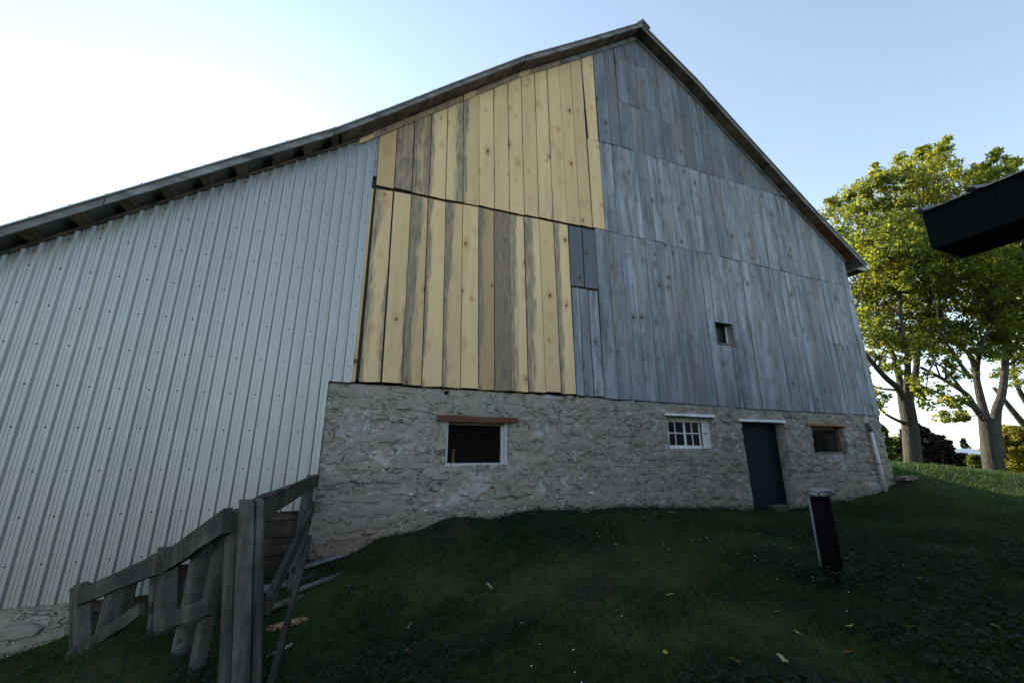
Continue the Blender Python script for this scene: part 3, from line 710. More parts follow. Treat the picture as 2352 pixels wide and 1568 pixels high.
for wo, rest in ((stone_wall, stones_hi[285:]), (stone_wall_low, stones_low[15:])):
    mb = MB()
    for (_, cxx, czz, sx, sz, _w2) in rest:
        _m, vs, fs = SHAPES[rnd.randrange(26)]; a = rnd.gauss(0,.05); yo = rnd.uniform(-.012,.012)
        mb.add([(cxx + (x*math.cos(a))*sx + z*math.sin(a)*sz*.3, y+yo, czz + z*sz - x*sx*math.sin(a)) for x, y, z in vs], fs, True)
    if rest: mb.build('stone', M_STONE, wo, kind='stuff')

# --- windows and door
def wpart(name, mb, mat, parent, seed=True, **k):
    o = mb.build(name, mat, parent, tuple(mb.v[0]), **k)
    o['seed'] = rnd.uniform(0, 40); o['tone'] = rnd.uniform(0, .3); o['stain'] = .1; o['width'] = .2; o['bias'] = .5
    return o
def bx(*a):
    mb = MB(); mb.box(*a); return mb
def wobbly_beam(x0, x1, z0, z1, y0, y1, n=8, amp=.006):
    mb = MB(); vs = []; fs = []
    for i in range(n+1):
        x = x0 + (x1-x0)*i/n; j = lambda: rnd.uniform(-amp, amp)
        vs += [(x, y0+j(), z0+j()), (x, y1, z0), (x, y1, z1), (x, y0+j(), z1+j())]
    for i in range(n):
        for k in range(4): fs.append((4*i+k, 4*i+4+k, 4*i+4+(k+1)%4, 4*i+(k+1)%4))
    fs += [(3,2,1,0), (4*n, 4*n+1, 4*n+2, 4*n+3)]
    mb.add(vs, fs); return mb
def wires(x0, x1, z0, z1, y, step, r=.0011):
    mb = MB(); x = x0
    while x < x1: mb.box((x-r, y-r, z0), (x+r, y+r, z1)); x += step
    z = z0
    while z < z1: mb.box((x0, y+r*1.2, z-r), (x1, y+r*3.2, z+r)); z += step
    return mb
# window under the red-brown beam
w1 = empty('window', (2.1, 0, 1.02), label='white-framed open window with wire mesh under a red-brown beam'); w1.parent = barn; w1.location = Vector((2.1,0,1.02)) - barn.location
wpart('lintel', wobbly_beam(1.405, 2.826, 1.70, 1.80, -.05, .12), M_RED, w1)
wpart('frame', bx((1.575, .03, 1.02), (1.612, .12, 1.70)), M_OLDWHITE, w1); wpart('frame', bx((2.60, .025, 1.02), (2.65, .12, 1.70)), M_OLDWHITE, w1)
wpart('frame', bx((1.613, .05, 1.655), (2.583, .11, 1.70)), M_FRAME, w1); wpart('sill', bx((1.56, -.005, 1.0), (2.66, .14, 1.045)), M_OLDWHITE, w1)  # top piece gets a darker colour in place of shadow under the beam
wpart('stop', bx((2.55, .07, 1.047), (2.598, .10, 1.653)), M_OLDWHITE, w1)
wires(1.613, 2.55, 1.046, 1.655, .10, .024).build('wire_screen', M_WIRE, w1, kind='stuff')
wpart('inner_post', bx((1.98, 1.2, .9), (2.03, 1.25, 1.28)), M_NEWSCRAP, w1)
# white sash window
w2 = empty('window', (6.8, 0, 1.29), label='white sash window with an open white shutter board under a white lintel board'); w2.parent = barn; w2.location = Vector((6.8,0,1.29)) - barn.location
wpart('lintel', wobbly_beam(6.10, 7.42, 1.945, 1.995, -.07, .1, 6, .004), M_WHITE, w2)
wpart('frame', bx((6.30, .16, 1.86), (7.43, .24, 1.94)), M_WHITE, w2); wpart('frame', bx((6.30, .16, 1.285), (7.43, .24, 1.335)), M_WHITE, w2)
wpart('frame', bx((6.22, .16, 1.29), (6.30, .24, 1.94)), M_WHITE, w2)
for xx in (6.335, 6.70): # two sashes
    pass
sash = empty('sash', (6.7, .2, 1.33)); sash.parent = w2; sash.location = Vector((6.7,.2,1.33)) - Vector((6.8,0,1.29))
sb = MB()
for (a, b) in ((6.30, 6.335), (6.735, 6.785), (7.16, 7.20)): sb.box((a, .17, 1.335), (b, .205, 1.86))
for (a, b) in ((6.50, 6.52), (6.96, 6.98)): sb.box((a, .175, 1.335), (b, .198, 1.86))
sb.box((6.335, .176, 1.60), (6.735, .199, 1.622)); sb.box((6.785, .176, 1.60), (7.16, .199, 1.622)); sb.box((6.30, .172, 1.335), (7.2, .204, 1.36)); sb.box((6.30, .172, 1.84), (7.2, .204, 1.86))
bpy.data.objects.remove(sash); wpart('sash', sb, M_WHITE, w2)
for (a, b) in ((6.335,6.50),(6.52,6.735),(6.785,6.96),(6.98,7.16)):
    for (c, d) in ((1.36,1.60),(1.622,1.84)): wpart('pane', bx((a, .186, c), (b, .190, d)), M_GLASS, w2)
sh = MB(); sh.box((7.205, .12, 1.30), (7.31, .14, 1.92)); sh.box((7.315, .118, 1.30), (7.42, .138, 1.92)); wpart('shutter', sh, M_WHITE, w2)
wpart('latch', bx((7.25, .10, 1.60), (7.30, .118, 1.62)), M_RED, w2)
# screened window near the corner
w3 = empty('window', (11.2, 0, 1.17), label='small dark screened window under an orange-brown lintel board'); w3.parent = barn; w3.location = Vector((11.2,0,1.17)) - barn.location
wpart('lintel', wobbly_beam(10.40, 11.92, 1.85, 1.90, -.06, .1, 6, .004), M_ORANGE, w3)
wpart('frame', bx((10.6, .13, 1.76), (11.82, .2, 1.845)), M_FRAME, w3); wpart('frame', bx((11.73, .12, 1.23), (11.81, .2, 1.76)), M_FRAME, w3)
wpart('frame', bx((10.6, .12, 1.23), (10.68, .2, 1.76)), M_GREYH, w3); wpart('sill', bx((10.6, .08, 1.165), (11.82, .22, 1.228)), M_GREYH, w3)
wires(10.68, 11.73, 1.23, 1.76, .16, .03, .0016).build('wire_screen', M_WIRE, w3, kind='stuff')
# small opening up in the boards
w4 = empty('window', (8.1, 0, 3.66), label='small square window cut into the grey boards'); w4.parent = barn; w4.location = Vector((8.1,0,3.66)) - barn.location
wpart('sill', bx((7.80, -.06, 3.625), (8.43, .16, 3.658)), M_SOFFIT, w4)
wpart('jamb', bx((8.402, -.03, 3.66), (8.425, .2, 4.17)), M_GREY, w4); wpart('jamb', bx((7.805, -.012, 3.66), (7.828, .2, 4.17)), M_GREY, w4)
wpart('head', bx((7.80, -.012, 4.172), (8.43, .2, 4.195)), M_SOFFIT, w4)
wpart('frame', bx((7.98, .15, 3.66), (8.02, .19, 4.17)), M_WHITE, w4); wpart('frame', bx((8.36, .15, 3.66), (8.40, .19, 4.17)), M_WHITE, w4)
wpart('pane', bx((8.02, .168, 3.66), (8.36, .172, 4.17)), M_GLASS, w4)
# door
dr = empty('door', (8.95, .2, 0), label='dark navy plank door'); dr.parent = barn; dr.location = Vector((8.95,.2,0)) - barn.location
xs = [8.30, 8.56, 8.83, 9.10, 9.37, 9.60]
for a, b in zip(xs[:-1], xs[1:]): wpart('door_plank', bx((a+.001, .20+rnd.uniform(0,.003), -.02), (b-.001, .24, 1.87)), M_DOOR, dr)
wpart('threshold', bx((8.27, .10, -.2), (9.62, .3, -.03)), M_GREYH, dr)
wpart('lintel', wobbly_beam(8.155, 9.64, 1.888, 1.94, -.06, .12, 6, .004), M_WHITE, dr)
# pipe on the wall at the corner
dp = empty('drain_pipe', (12.85, -.07, .2), label='white plastic pipe with a grey top fitting on the stone corner'); dp.parent = barn; dp.location = Vector((12.85,-.07,.2)) - barn.location
mb = MB(); mb.tube([(12.90, -.075, .18), (12.87, -.075, 1.0), (12.83, -.075, 1.80)], .036, 12); wpart('pipe', mb, M_PVC, dp)
mb = MB(); mb.tube([(12.83, -.075, 1.74), (12.825, -.075, 1.84), (12.815, -.055, 1.93), (12.815, .02, 1.95)], [.046,.048,.050,.050], 12); wpart('elbow', mb, M_PVCG, dp)
mb = MB(); mb.box((12.82, -.118, .92), (12.92, .02, .945)); wpart('bracket', mb, M_PVCG, dp)

# ------------------------------------------------------------------ wooden fence by the lean-to
fence = empty('wooden_fence', (-1.2, -2.1, -.3), label='old weathered post-and-rail fence stepping down the bank beside the metal-clad lean-to', cat='fence')
def rough_post(x, y, z0, z1, w, d, lean=(0,0), rot=0, tone=.2, n=7, mat=None, taper=.92, crack=False):
    mb = MB(); vs = []; fs = []; ac = -1.15 - rot
    AN = sorted([(2*math.pi*(k+.5)/10 - math.pi, 1.0) for k in range(10) if abs(2*math.pi*(k+.5)/10 - math.pi - ac) > .2] + ([(ac-.07, 1.0), (ac, .5), (ac+.07, 1.0)] if crack else [(ac, 1.0)])); K = len(AN)
    for i in range(n+1):
        t = i/n; z = z0 + (z1-z0)*t; s = 1 - (1-taper)*t
        for k in range(K):
            a = AN[k][0]; e = .55; ck = AN[k][1]
            px = math.copysign(abs(math.cos(a))**e, math.cos(a))*w/2*s; py = math.copysign(abs(math.sin(a))**e, math.sin(a))*d/2*s; px *= ck; py *= ck
            px += rnd.uniform(-.004,.004); py += rnd.uniform(-.004,.004)
            zz = z + (rnd.uniform(-.012,.012) if i == n else 0)
            vs.append((x + lean[0]*t + px*math.cos(rot) - py*math.sin(rot), y + lean[1]*t + px*math.sin(rot) + py*math.cos(rot), zz))
    for i in range(n):
        for k in range(K): fs.append((i*K+k, i*K+(k+1)%K, (i+1)*K+(k+1)%K, (i+1)*K+k))
    vs.append((x+lean[0], y+lean[1], z1+.012)); c = len(vs)-1
    for k in range(K): fs.append((n*K+k, n*K+(k+1)%K, c))
    mb.add(vs, fs); o = mb.build('post', mat or M_FENCE, fence, (x, y, z0))
    o['seed'] = rnd.uniform(0, 40); o['tone'] = tone; o['stain'] = 0.; o['width'] = w; o['bias'] = .5; return o
def rail(name, a, b, hgt, th, tone=.4, n=6, side=1):
    a = Vector(a); b = Vector(b); L = (b-a).length; d = (b-a).normalized(); nrm = Vector((d.y, -d.x, 0)).normalized(); up = nrm.cross(d)*-1
    if up.z < 0: up = -up
    mb = MB(); vs = []; fs = []
    for i in range(n+1):
        p = a + (b-a)*i/n; j = lambda s=.006: rnd.uniform(-s, s); hh = hgt*(1 + rnd.uniform(-.05,.05))
        for (u, v) in ((-hh/2, -th/2), (-hh/2, th/2), (hh/2, th/2), (hh/2, -th/2)): vs.append(p + up*(u+j()) + nrm*(v+j(.003)))
    for i in range(n):
        for k in range(4): fs.append((4*i+k, 4*i+4+k, 4*i+4+(k+1)%4, 4*i+(k+1)%4))
    fs += [(3,2,1,0), (4*n, 4*n+1, 4*n+2, 4*n+3)]
    # own axes so that the grain runs along the rail
    Mw = Matrix((d, -nrm, up)).transposed(); Mi = Mw.transposed()
    mb.add([Mi @ (p - a) for p in vs], fs)
    me_ = mb.mesh(name, M_FENCEH); o = link(name, me_, fence, a); o.rotation_euler = Mw.to_euler()
    o['seed'] = rnd.uniform(0, 40); o['tone'] = tone; o['stain'] = 0.; o['width'] = hgt; o['bias'] = .5; return o
PMb, P2b, P1b = Vector((-.285, -3.61, 0)), Vector((-1.095, -2.21, 0)), Vector((-1.91, -1.125, 0)); PM = Vector((-.48, -3.53, 0)); P2 = Vector((-1.25, -2.145, 0)); P1 = Vector((-2.19, -1.01, 0)); PW = Vector((-.36, -.17, 0))
rough_post(PMb.x, PMb.y, -.75, .905, .15, .15, (-.21, .085), .35, .1, 9, crack=True)
rough_post(PMb.x-.115, PMb.y+.10, -.75, .84, .08, .12, (-.20, .08), .5, .5)
rough_post(P2b.x, P2b.y, -.6, .43, .14, .13, (-.172, .07), .7, .2)
rough_post(P2b.x-.11, P2b.y+.12, -.6, .37, .09, .10, (-.16, .07), .5, .4)
rough_post(P1b.x, P1b.y, -1.2, -.03, .13, .13, (-.30, .12), .6, .25)
rough_post(P1b.x-.10, P1b.y+.10, -1.2, -.09, .09, .10, (-.28, .12), .5, .5)
rough_post(-1.83, -1.42, -1.0, .09, .12, .10, (.03, -.02), .7, .3)
rough_post(-1.65, -1.66, -.9, .15, .10, .08, (.04, -.02), .7, .55)
rough_post(-.93, -2.64, -.8, .60, .13, .10, (.03, -.02), .7, .35)
rough_post(-.77, -2.92, -.8, .70, .10, .08, (.04, -.02), .7, .5)
rough_post(PW.x, PW.y, -.6, .90, .12, .12, (.02, 0), 0, .25)
rough_post(PW.x-.01, PW.y-.42, -.6, .80, .13, .11, (.03, .02), .1, .4)
rail('rail', (PM.x-.02, PM.y-.02, .83), (PW.x+.10, PW.y-.02, .84), .155, .05, .5, 8)
rail('rail', (P2.x+.03, P2.y-.10, .345), (PM.x-.13, PM.y+.0, .80), .155, .05, .45)
rail('rail', (P1.x+.03, P1.y-.10, -.12), (P2.x-.03, P2.y-.08, .33), .15, .05, .55)
rail('brace', (PM.x+.15, PM.y+.08, .28), (PW.x+.10, PW.y-.10, .52), .12, .04, .5)
rail('brace', (PM.x+.20, PM.y+.06, -.36), (PW.x+.10, PW.y-.10, .10), .12, .04, .6)
rail('brace', (P2.x+.06, P2.y-.12, -.10), (PM.x-.16, PM.y+.12, .30), .10, .04, .5)
rail('brace', (P1.x+.06, P1.y-.12, -.62), (P2.x-.12, P2.y+.05, -.02), .10, .04, .5)

# ------------------------------------------------------------------ black well casing
wx, wy = 5.22, -3.38; wz = g1(wx, wy)
well = empty('well_casing', (wx, wy, wz), label='black upright well pipe with a bolted grey cap on the lawn', cat='well pipe')
mb = MB(); mb.tube([(wx,wy,wz-.3),(wx,wy,wz+.85)], .098, 32); mb.build('casing', M_BLACKPIPE, well)
mb = MB(); mb.tube([(wx,wy,.80+wz),(wx,wy,.812+wz),(wx,wy,.845+wz),(wx,wy,.85+wz)], [.102,.121,.123,.116], 32); mb.tube([(wx,wy,.852+wz),(wx,wy,.872+wz),(wx,wy,.886+wz)], [.121,.121,.100], 32)
cap = mb.build('cap', M_CAP, well)
mb = MB()
for k in range(4):
    a = .5 + k*math.pi/2; c = Vector((wx+.127*math.cos(a), wy+.127*math.sin(a), wz)); mb.tube([c+Vector((0,0,.815)), c+Vector((0,0,.885))], .010, 6); mb.tube([c+Vector((0,0,.84)), c+Vector((0,0,.862))], .018, 6)
mb.build('bolts', M_CAP, cap, kind='stuff')
cdx, cdy = -.078, .078
mb = MB(); mb.tube([(wx+cdx,wy+cdy,wz-.1),(wx+cdx,wy+cdy,wz+.82)], .013, 10); mb.build('conduit', M_CONDUIT, well)

# ------------------------------------------------------------------ dark shed behind and right of the camera; only its eave end is in view, the unseen body enlarged to darken the lawn
sx0, sy0, sz0 = 3.125, -5.64, 2.36
shed = empty('shed', (9, -12.5, g1(9,-12.5)), label='black shed at the right edge, seen only by its boxed eave and ribbed roof edge', cat='shed')
for k in range(3):
    y1 = sy0 - [0, .30, 3.3][k]; y0 = sy0 - [.298, 3.298, 14][k]
    mb = MB(); mb.box((sx0, y0, sz0), (sx0+.02, y1, sz0+.245)); mb.build('fascia', M_SHED, shed)
mb = MB(); mb.box((sx0+.021, sy0-14, sz0+.002), (sx0+.335, sy0-.004, sz0+.02)); mb.build('soffit', M_SHEDSOF, shed)
mb = MB(); mb.box((sx0+.021, sy0-.02, sz0+.021), (sx0+.335, sy0, sz0+.245)); mb.build('eave_end', M_SHED, shed)
mb = MB(); mb.box((sx0+.32, sy0-14, sz0+.021), (sx0+.335, sy0-.021, sz0+.245)); mb.build('eave_back', M_SHED, shed)
def roofz(x): return sz0 + .25 + (x-sx0)*.36
mb = MB(); cols = []; y = sy0 + .02
while y > sy0 - 14.2:
    cols += [(y, 0), (y-.012, .022), (y-.034, .022), (y-.046, 0), (y-.10, 0), (y-.107, .006), (y-.114, 0), (y-.16, 0), (y-.167,.006), (y-.174,0)]; y -= .2286
vs = []; fs = []
for (yy, dz) in cols:
    xe = sx0 + .36 if yy > sy0 - .37 else sx0 + 6.0
    for x in (sx0-.035, xe):
        vs += [(x, yy, roofz(x)+dz), (x, yy, roofz(x)+dz+.002)]
for i in range(len(cols)-1):
    a, b = 4*i, 4*i+4; fs += [(a+1,a+3,b+3,b+1), (a,b,b+2,a+2), (a,a+1,b+1,b), (a+2,b+2,b+3,a+3)]
mb.add(vs, fs); mb.build('roof_sheet', M_SHEDROOF, shed)
mb = MB(); mb.strip([(sx0+6.0, roofz(sx0+6.0)), (sx0+12, roofz(sx0))], 0, .03, sy0-14.2, sy0-.37); mb.build('roof_sheet', M_SHEDROOF, shed)
mb = MB(); mb.rect_prism([(sx0+.34, sy0-.42, -.9), (sx0+11.7, sy0-.42, -.9), (sx0+11.7, sy0-.42, roofz(sx0+.1)), (sx0+.34, sy0-.42, roofz(sx0+.3))], (0, -13.4, 0))
mb.add([(sx0+.34,sy0-.42,roofz(sx0+.3)),(sx0+11.7,sy0-.42,roofz(sx0+.1)),(sx0+6.0,sy0-.42,roofz(sx0+6.0)-.02)], [(0,1,2)]); mb.build('wall', M_SHED, shed)

# ------------------------------------------------------------------ trees
def limb_pts(pts, n):
    P = [Vector(p) for p in pts]; out = []
    for i in range(len(P)-1):
        p0, p1, p2, p3 = P[max(i-1,0)], P[i], P[i+1], P[min(i+2,len(P)-1)]
        for k in range(n):
            t = k/n; out.append(.5*((2*p1)+(p2-p0)*t+(2*p0-5*p1+4*p2-p3)*t*t+(3*p1-p0-3*p2+p3)*t**3))
    return out + [P[-1]]
def leaves_mesh(centers, radii, per, size, mat, seed, yellow=None, flat=.72):
    g = np.random.default_rng(seed); C = np.repeat(np.array(centers), per, 0); Rr = np.repeat(np.array(radii), per)
    n = len(C); d = g.normal(size=(n,3)); d /= np.linalg.norm(d, axis=1)[:,None]
    p = C + d*(Rr*g.random(n)**.5)[:,None]*np.array([1,1,flat])
    nrm = g.normal(size=(n,3)) + np.array([0,0,.8]); nrm /= np.linalg.norm(nrm, axis=1)[:,None]
    a = np.cross(nrm, g.normal(size=(n,3))); a /= np.linalg.norm(a, axis=1)[:,None]; b = np.cross(nrm, a)
    s = (size*g.uniform(.6,1.25,n))[:,None]
    V = np.stack([p-a*s*.55, p+b*s*.42-nrm*s*.08, p+a*s*.55, p-b*s*.42-nrm*s*.08], 1).reshape(-1,3)
    F = np.arange(4*n).reshape(n,4)
    ch = np.repeat(g.normal(0,.13,len(centers)), per)
    hue = .28 + ch + g.normal(0,.10,n)
    if yellow is not None: hue = hue + np.repeat(yellow, per)
    return np_mesh('crown', V, F, mat, np.repeat(np.clip(hue,0,1),4))
def fill(lobes, dens, seed):
    g = np.random.default_rng(seed); cs = []; rs = []
    for (c, r) in lobes:
        n = max(4, int(dens*r**2.3)); d = g.normal(size=(n,3)); d /= np.linalg.norm(d,axis=1)[:,None]
        rr = g.random(n)**.4*r
        cs.append(np.array(c)+d*rr[:,None]*np.array([1,1,.85])); rs.append(g.uniform(.28,.62,n)*min(1.0,.55+r*.25))
    return np.concatenate(cs), np.concatenate(rs)
def T4(cx_, cy_): return 1929.4 + cx_*.3126, 643 + cy_*.3126
def maple(label, base, depth, limbs, lobes, seed, dens=13.5, per=64, group='large shade trees beyond the barn corner'):
    b = at(*base, depth); root = empty('maple_tree', (b.x, b.y, g1(b.x,b.y)), label=label, cat='tree', group=group)
    mb = MB(); g = random.Random(seed); allp = []
    for (pts, r0, r1) in limbs:
        W = [at(px, py, depth+dd) for (px, py, dd) in pts]; W = limb_pts(W, 5); n = len(W)
        rad = [.82*(r0 + (r1-r0)*(i/(n-1))**.8) for i in range(n)]
        if pts[0][1] > 1070: W[0].z = root.location.z - .4; rad[0] *= 1.5; rad[1] *= 1.15
        mb.tube(W, rad, 12 if r0 > .15 else 7, True); allp += [(p, r) for p, r in zip(W, rad)]
    L = [(at(px, py, depth+dd), rp*depth/978*1.12) for (px, py, rp, dd) in lobes]
    cs, rs = fill([(tuple(c), r) for c, r in L], dens, seed)
    AP = np.array([tuple(p) for p, r in allp]); AR = np.array([r for p, r in allp])
    # branches reach from the limbs to the leaf clumps
    for i in range(0, len(cs), 3):
        c = Vector(cs[i]); dd = np.linalg.norm(AP - np.array(c), axis=1) + (AP[:,2] > c.z)*1.5; j = int(dd.argmin()); p = Vector(AP[j])
        if AR[j] > .3 and c.z < p.z + 1: continue
        m1 = (p+c)/2 + Vector((g.uniform(-.3,.3), g.uniform(-.3,.3), g.uniform(0,.5))); r0 = min(.055, AR[j]*.6)
        mb.tube(limb_pts([p, m1, c], 3), [r0*(1-.8*t/6) for t in range(7)], 5, False)
    mb.build('trunk', M_BARK, root)
    zmin, zmax = cs[:,2].min(), cs[:,2].max()
    yl = np.clip((cs[:,2]-zmin)/(zmax-zmin)-.55, 0, 1)*.50 + np.where(np.random.default_rng(seed+3).random(len(cs)) < .10, .32, 0)
    me_ = leaves_mesh(cs, rs, per, .135, M_LEAF, seed+1, yl); link('crown', me_, root, (0,0,0)); return root
def tl(*pts): return [(*T4(a, b), d) for a, b, d in pts]
maple('broad maple with a single thick trunk right beside the barn corner', (2098,1080), 20,
  [(tl((542,1405,0),(530,1250,0),(515,1080,0),(490,930,0),(480,860,0)), .42, .36),
   (tl((470,900,0),(430,800,-.2),(330,710,-.6),(200,560,-1.2),(60,380,-1.5)), .22, .09),
   (tl((480,880,0),(440,740,.4),(395,560,.6),(320,420,1),(260,200,1.4)), .22, .08),
   (tl((490,860,0),(497,700,-.2),(492,520,-.5),(455,380,-.8),(440,100,-1)), .20, .08),
   (tl((500,870,0),(535,800,.3),(560,650,.5),(580,480,.5),(640,230,.8),(720,-60,1)), .24, .08),
   (tl((590,470,.5),(640,330,.2),(660,180,-.3)), .08, .05),
   (tl((470,1050,0),(400,1020,-.2),(330,980,-.5),(295,945,-.8)), .11, .05),
   (tl((440,810,-.1),(370,805,-.4),(270,790,-.9),(200,740,-1.2)), .09, .04)],
  [(1945,545,95,0),(1925,500,60,1),(2035,470,88,0),(2125,425,80,0),(2155,372,48,.5),(2120,368,35,0),(2060,420,55,-1),(1985,450,45,0),(1985,660,100,.5),(2080,590,105,-1.5),(2070,720,85,1.5),(1985,765,65,0),(2145,650,95,1),
   (2020,600,90,-2),(2100,500,80,2),(2150,540,80,0),(2160,338,16,.5),(2172,326,10,.5),(2155,350,22,.4),(2120,345,14,0),(2108,352,12,0),(2010,388,14,0),(2022,398,18,0),(1912,458,14,0),(1950,452,12,0),(2060,372,16,-1),(2085,385,18,0),(2190,395,16,.5),(2012,935,18,-.8),(2005,905,20,-1),(2030,840,35,0),(2130,770,60,.5),(2110,800,38,0),(1985,835,32,0),(2050,790,50,-.5)], 5)
maple('forked maple with two heavy stems, second from the barn corner', (2286,1092), 19,
  [(tl((1148,1450,0),(1120,1300,0),(1100,1130,0),(1085,1020,0)), .46, .38),
   (tl((1165,1300,0),(1140,1120,0),(1150,960,.2),(1190,830,.3),(1215,600,.5),(1205,380,.7),(1190,100,1)), .30, .10),
   (tl((1225,580,.5),(1260,540,.3),(1330,400,0),(1380,250,-.3)), .15, .07),
   (tl((1080,1040,0),(1040,1000,-.1),(980,920,-.3),(930,840,-.5),(780,740,-.8),(590,640,-1.2)), .22, .07),
   (tl((985,940,-.3),(900,895,-.6),(760,845,-1),(570,760,-1.4)), .10, .04),
   (tl((1070,1020,0),(1030,860,.2),(1000,720,.4),(960,560,.5),(830,450,.8),(740,330,1)), .22, .07),
   (tl((1005,740,.4),(1010,620,.1),(1040,500,-.2),(1060,420,-.3),(1110,330,-.4)), .15, .05),
   (tl((960,720,.3),(880,610,0),(800,490,-.3),(740,380,-.5)), .12, .05),
   (tl((890,800,-.5),(830,720,-.3),(760,640,0),(640,580,.3)), .09, .04)],
  [(2230,470,85,0),(2285,405,58,0),(2262,440,60,-1),(2245,600,105,0),(2320,560,110,0),(2200,700,80,.5),(2290,720,90,0),(2370,690,100,0),(2390,500,110,0),(2180,600,80,-1),(2150,815,38,-1),(2132,880,30,-1.3),(2165,905,26,-1.2),
   (2290,352,14,0),(2283,365,18,0),(2310,372,12,0),(2262,385,14,0),(2335,380,14,0),(2250,400,16,0),(2178,955,16,-1),(2122,918,22,-1.3),(2210,958,12,-1),(2195,925,16,-1),(2225,800,38,0),(2330,830,50,1),(2300,640,80,-1.5),(2165,775,48,0),(2215,765,50,.5),(2262,790,42,.5),(2300,800,40,0),(2195,850,28,-1)], 9)
maple('leaning maple limb and crown at the right edge behind the forked one', (2452,1088), 22,
  [(tl((1675,1430,0),(1640,1250,0),(1590,1100,0)), .36, .32), (tl((1590,1120,0),(1450,1150,0),(1352,1060,0),(1260,950,0),(1205,880,0),(1130,790,.3)), .26, .10),
   (tl((1590,1120,0),(1450,1000,0),(1352,870,0),(1305,780,0),(1270,640,.3)), .24, .09), (tl((1590,1100,0),(1600,900,0),(1560,600,0),(1540,300,0)), .24, .08)],
  [(2350,770,65,0),(2330,880,22,0),(2420,780,90,0),(2460,620,120,0),(2345,690,70,0),(2310,800,40,0),(2480,450,110,0),(2335,630,70,1)], 15, 6)

def bush(name, label, cat, px, pbase, ptop, depth, wpx, mat, seed, group, n=260, per=60, size=.2, trunk=True, conic=False):
    b = at(px, pbase, depth); z0 = b.z; zt = at(px, ptop, depth).z; hh = zt-z0; rw = wpx*depth/978/2
    g0 = g1(b.x, b.y); z0 = min(z0, g0); hh = zt - z0
    root = empty(name, (b.x, b.y, z0), label=label, cat=cat, group=group); g = np.random.default_rng(seed)
    t = g.random(n); ang_ = g.random(n)*6.28
    env = (1-t)**.8*.95+.05 if conic else np.sqrt(np.clip(1-(t*1.05-.42)**2/.42, .05, 1))
    rr = rw*env*np.sqrt(g.random(n))*(.8+.4*vnoise(ang_*1.5, t*4, seed))
    cs = np.c_[b.x+rr*np.cos(ang_), b.y+rr*np.sin(ang_), z0+hh*(.04+.97*t)]; rs = g.uniform(.16,.3,n)*rw*.7
    mb = MB(); mb.tube([(b.x,b.y,z0-.3),(b.x,b.y,z0+hh*.8)], [max(.08,rw*.07),.03], 7)
    for i in range(0, n, 6): mb.tube([(b.x,b.y,max(z0+.2, cs[i][2]-rw*.4)), tuple(cs[i])], [.03,.012], 4, False)
    mb.build('trunk', M_BARK, root); link('crown', leaves_mesh(cs, rs, per, size, mat, seed, None, .7), root, (0,0,0)); return root
DG = 'dark purple trees in the hollow'
bush('beech_tree', 'tallest dark purple tree close beside the single trunk', 'tree', 2126, 1088, 976, 44, 78, M_BLEAF, 21, DG, 420, 120, .15)
bush('beech_tree', 'dark purple tree in the middle of its row', 'tree', 2168, 1088, 1000, 47, 70, M_BLEAF, 22, DG, 380, 120, .15)
bush('beech_tree', 'lowest dark purple tree near the white far roof', 'tree', 2212, 1086, 1043, 50, 64, M_BLEAF, 23, DG, 330, 120, .15)
bush('shrub', 'tall green shrub just past the barn corner', 'shrub', 2040, 1086, 975, 36, 44, M_SHRUB, 24, 'green shrubs past the barn corner', 300, 60, .2)
bush('shrub', 'rounded green shrub behind the single maple trunk', 'shrub', 2072, 1086, 1006, 40, 62, M_SHRUB, 25, 'green shrubs past the barn corner', 320, 60, .2)
bush('shrub', 'low light green shrub at the foot of the forked maple', 'shrub', 2250, 1092, 1045, 27, 34, M_SHRUB, 26, None, 160, 50, .14)
bush('shrub', 'rounded yellowing bush at the right edge behind the maples', 'shrub', 2350, 1090, 982, 34, 110, M_YSHRUB, 27, None, 420, 80, .16)
bush('shrub', 'large yellowing bush beyond the right edge', 'shrub', 2430, 1092, 970, 37, 110, M_YSHRUB, 28, None, 300, 70, .18)
bush('pine_tree', 'distant pine left of its twin above the white roof', 'tree', 2192, 1062, 1013, 115, 34, M_NEEDLE, 31, 'two far pines', 150, 40, .4, conic=True)
bush('pine_tree', 'taller distant pine right of its twin above the white roof', 'tree', 2227, 1062, 1008, 118, 38, M_NEEDLE, 32, 'two far pines', 150, 40, .4, conic=True)
for i, (px, top, dep, wd) in enumerate(((2120,1040,150,80),(2270,1036,160,90),(2330,1044,150,70),(2390,1034,170,90),(2060,1036,150,90))):
    bush('tree', ['far tree line clump behind the dark purple trees','far tree clump right of the two pines','far low tree clump behind the yellowing bush','far tree clump outside the right edge','far tree clump behind the green shrubs'][i], 'tree', px, 1070, top, dep, wd, M_SHRUB, 40+i, 'far tree line', 160, 40, .6)

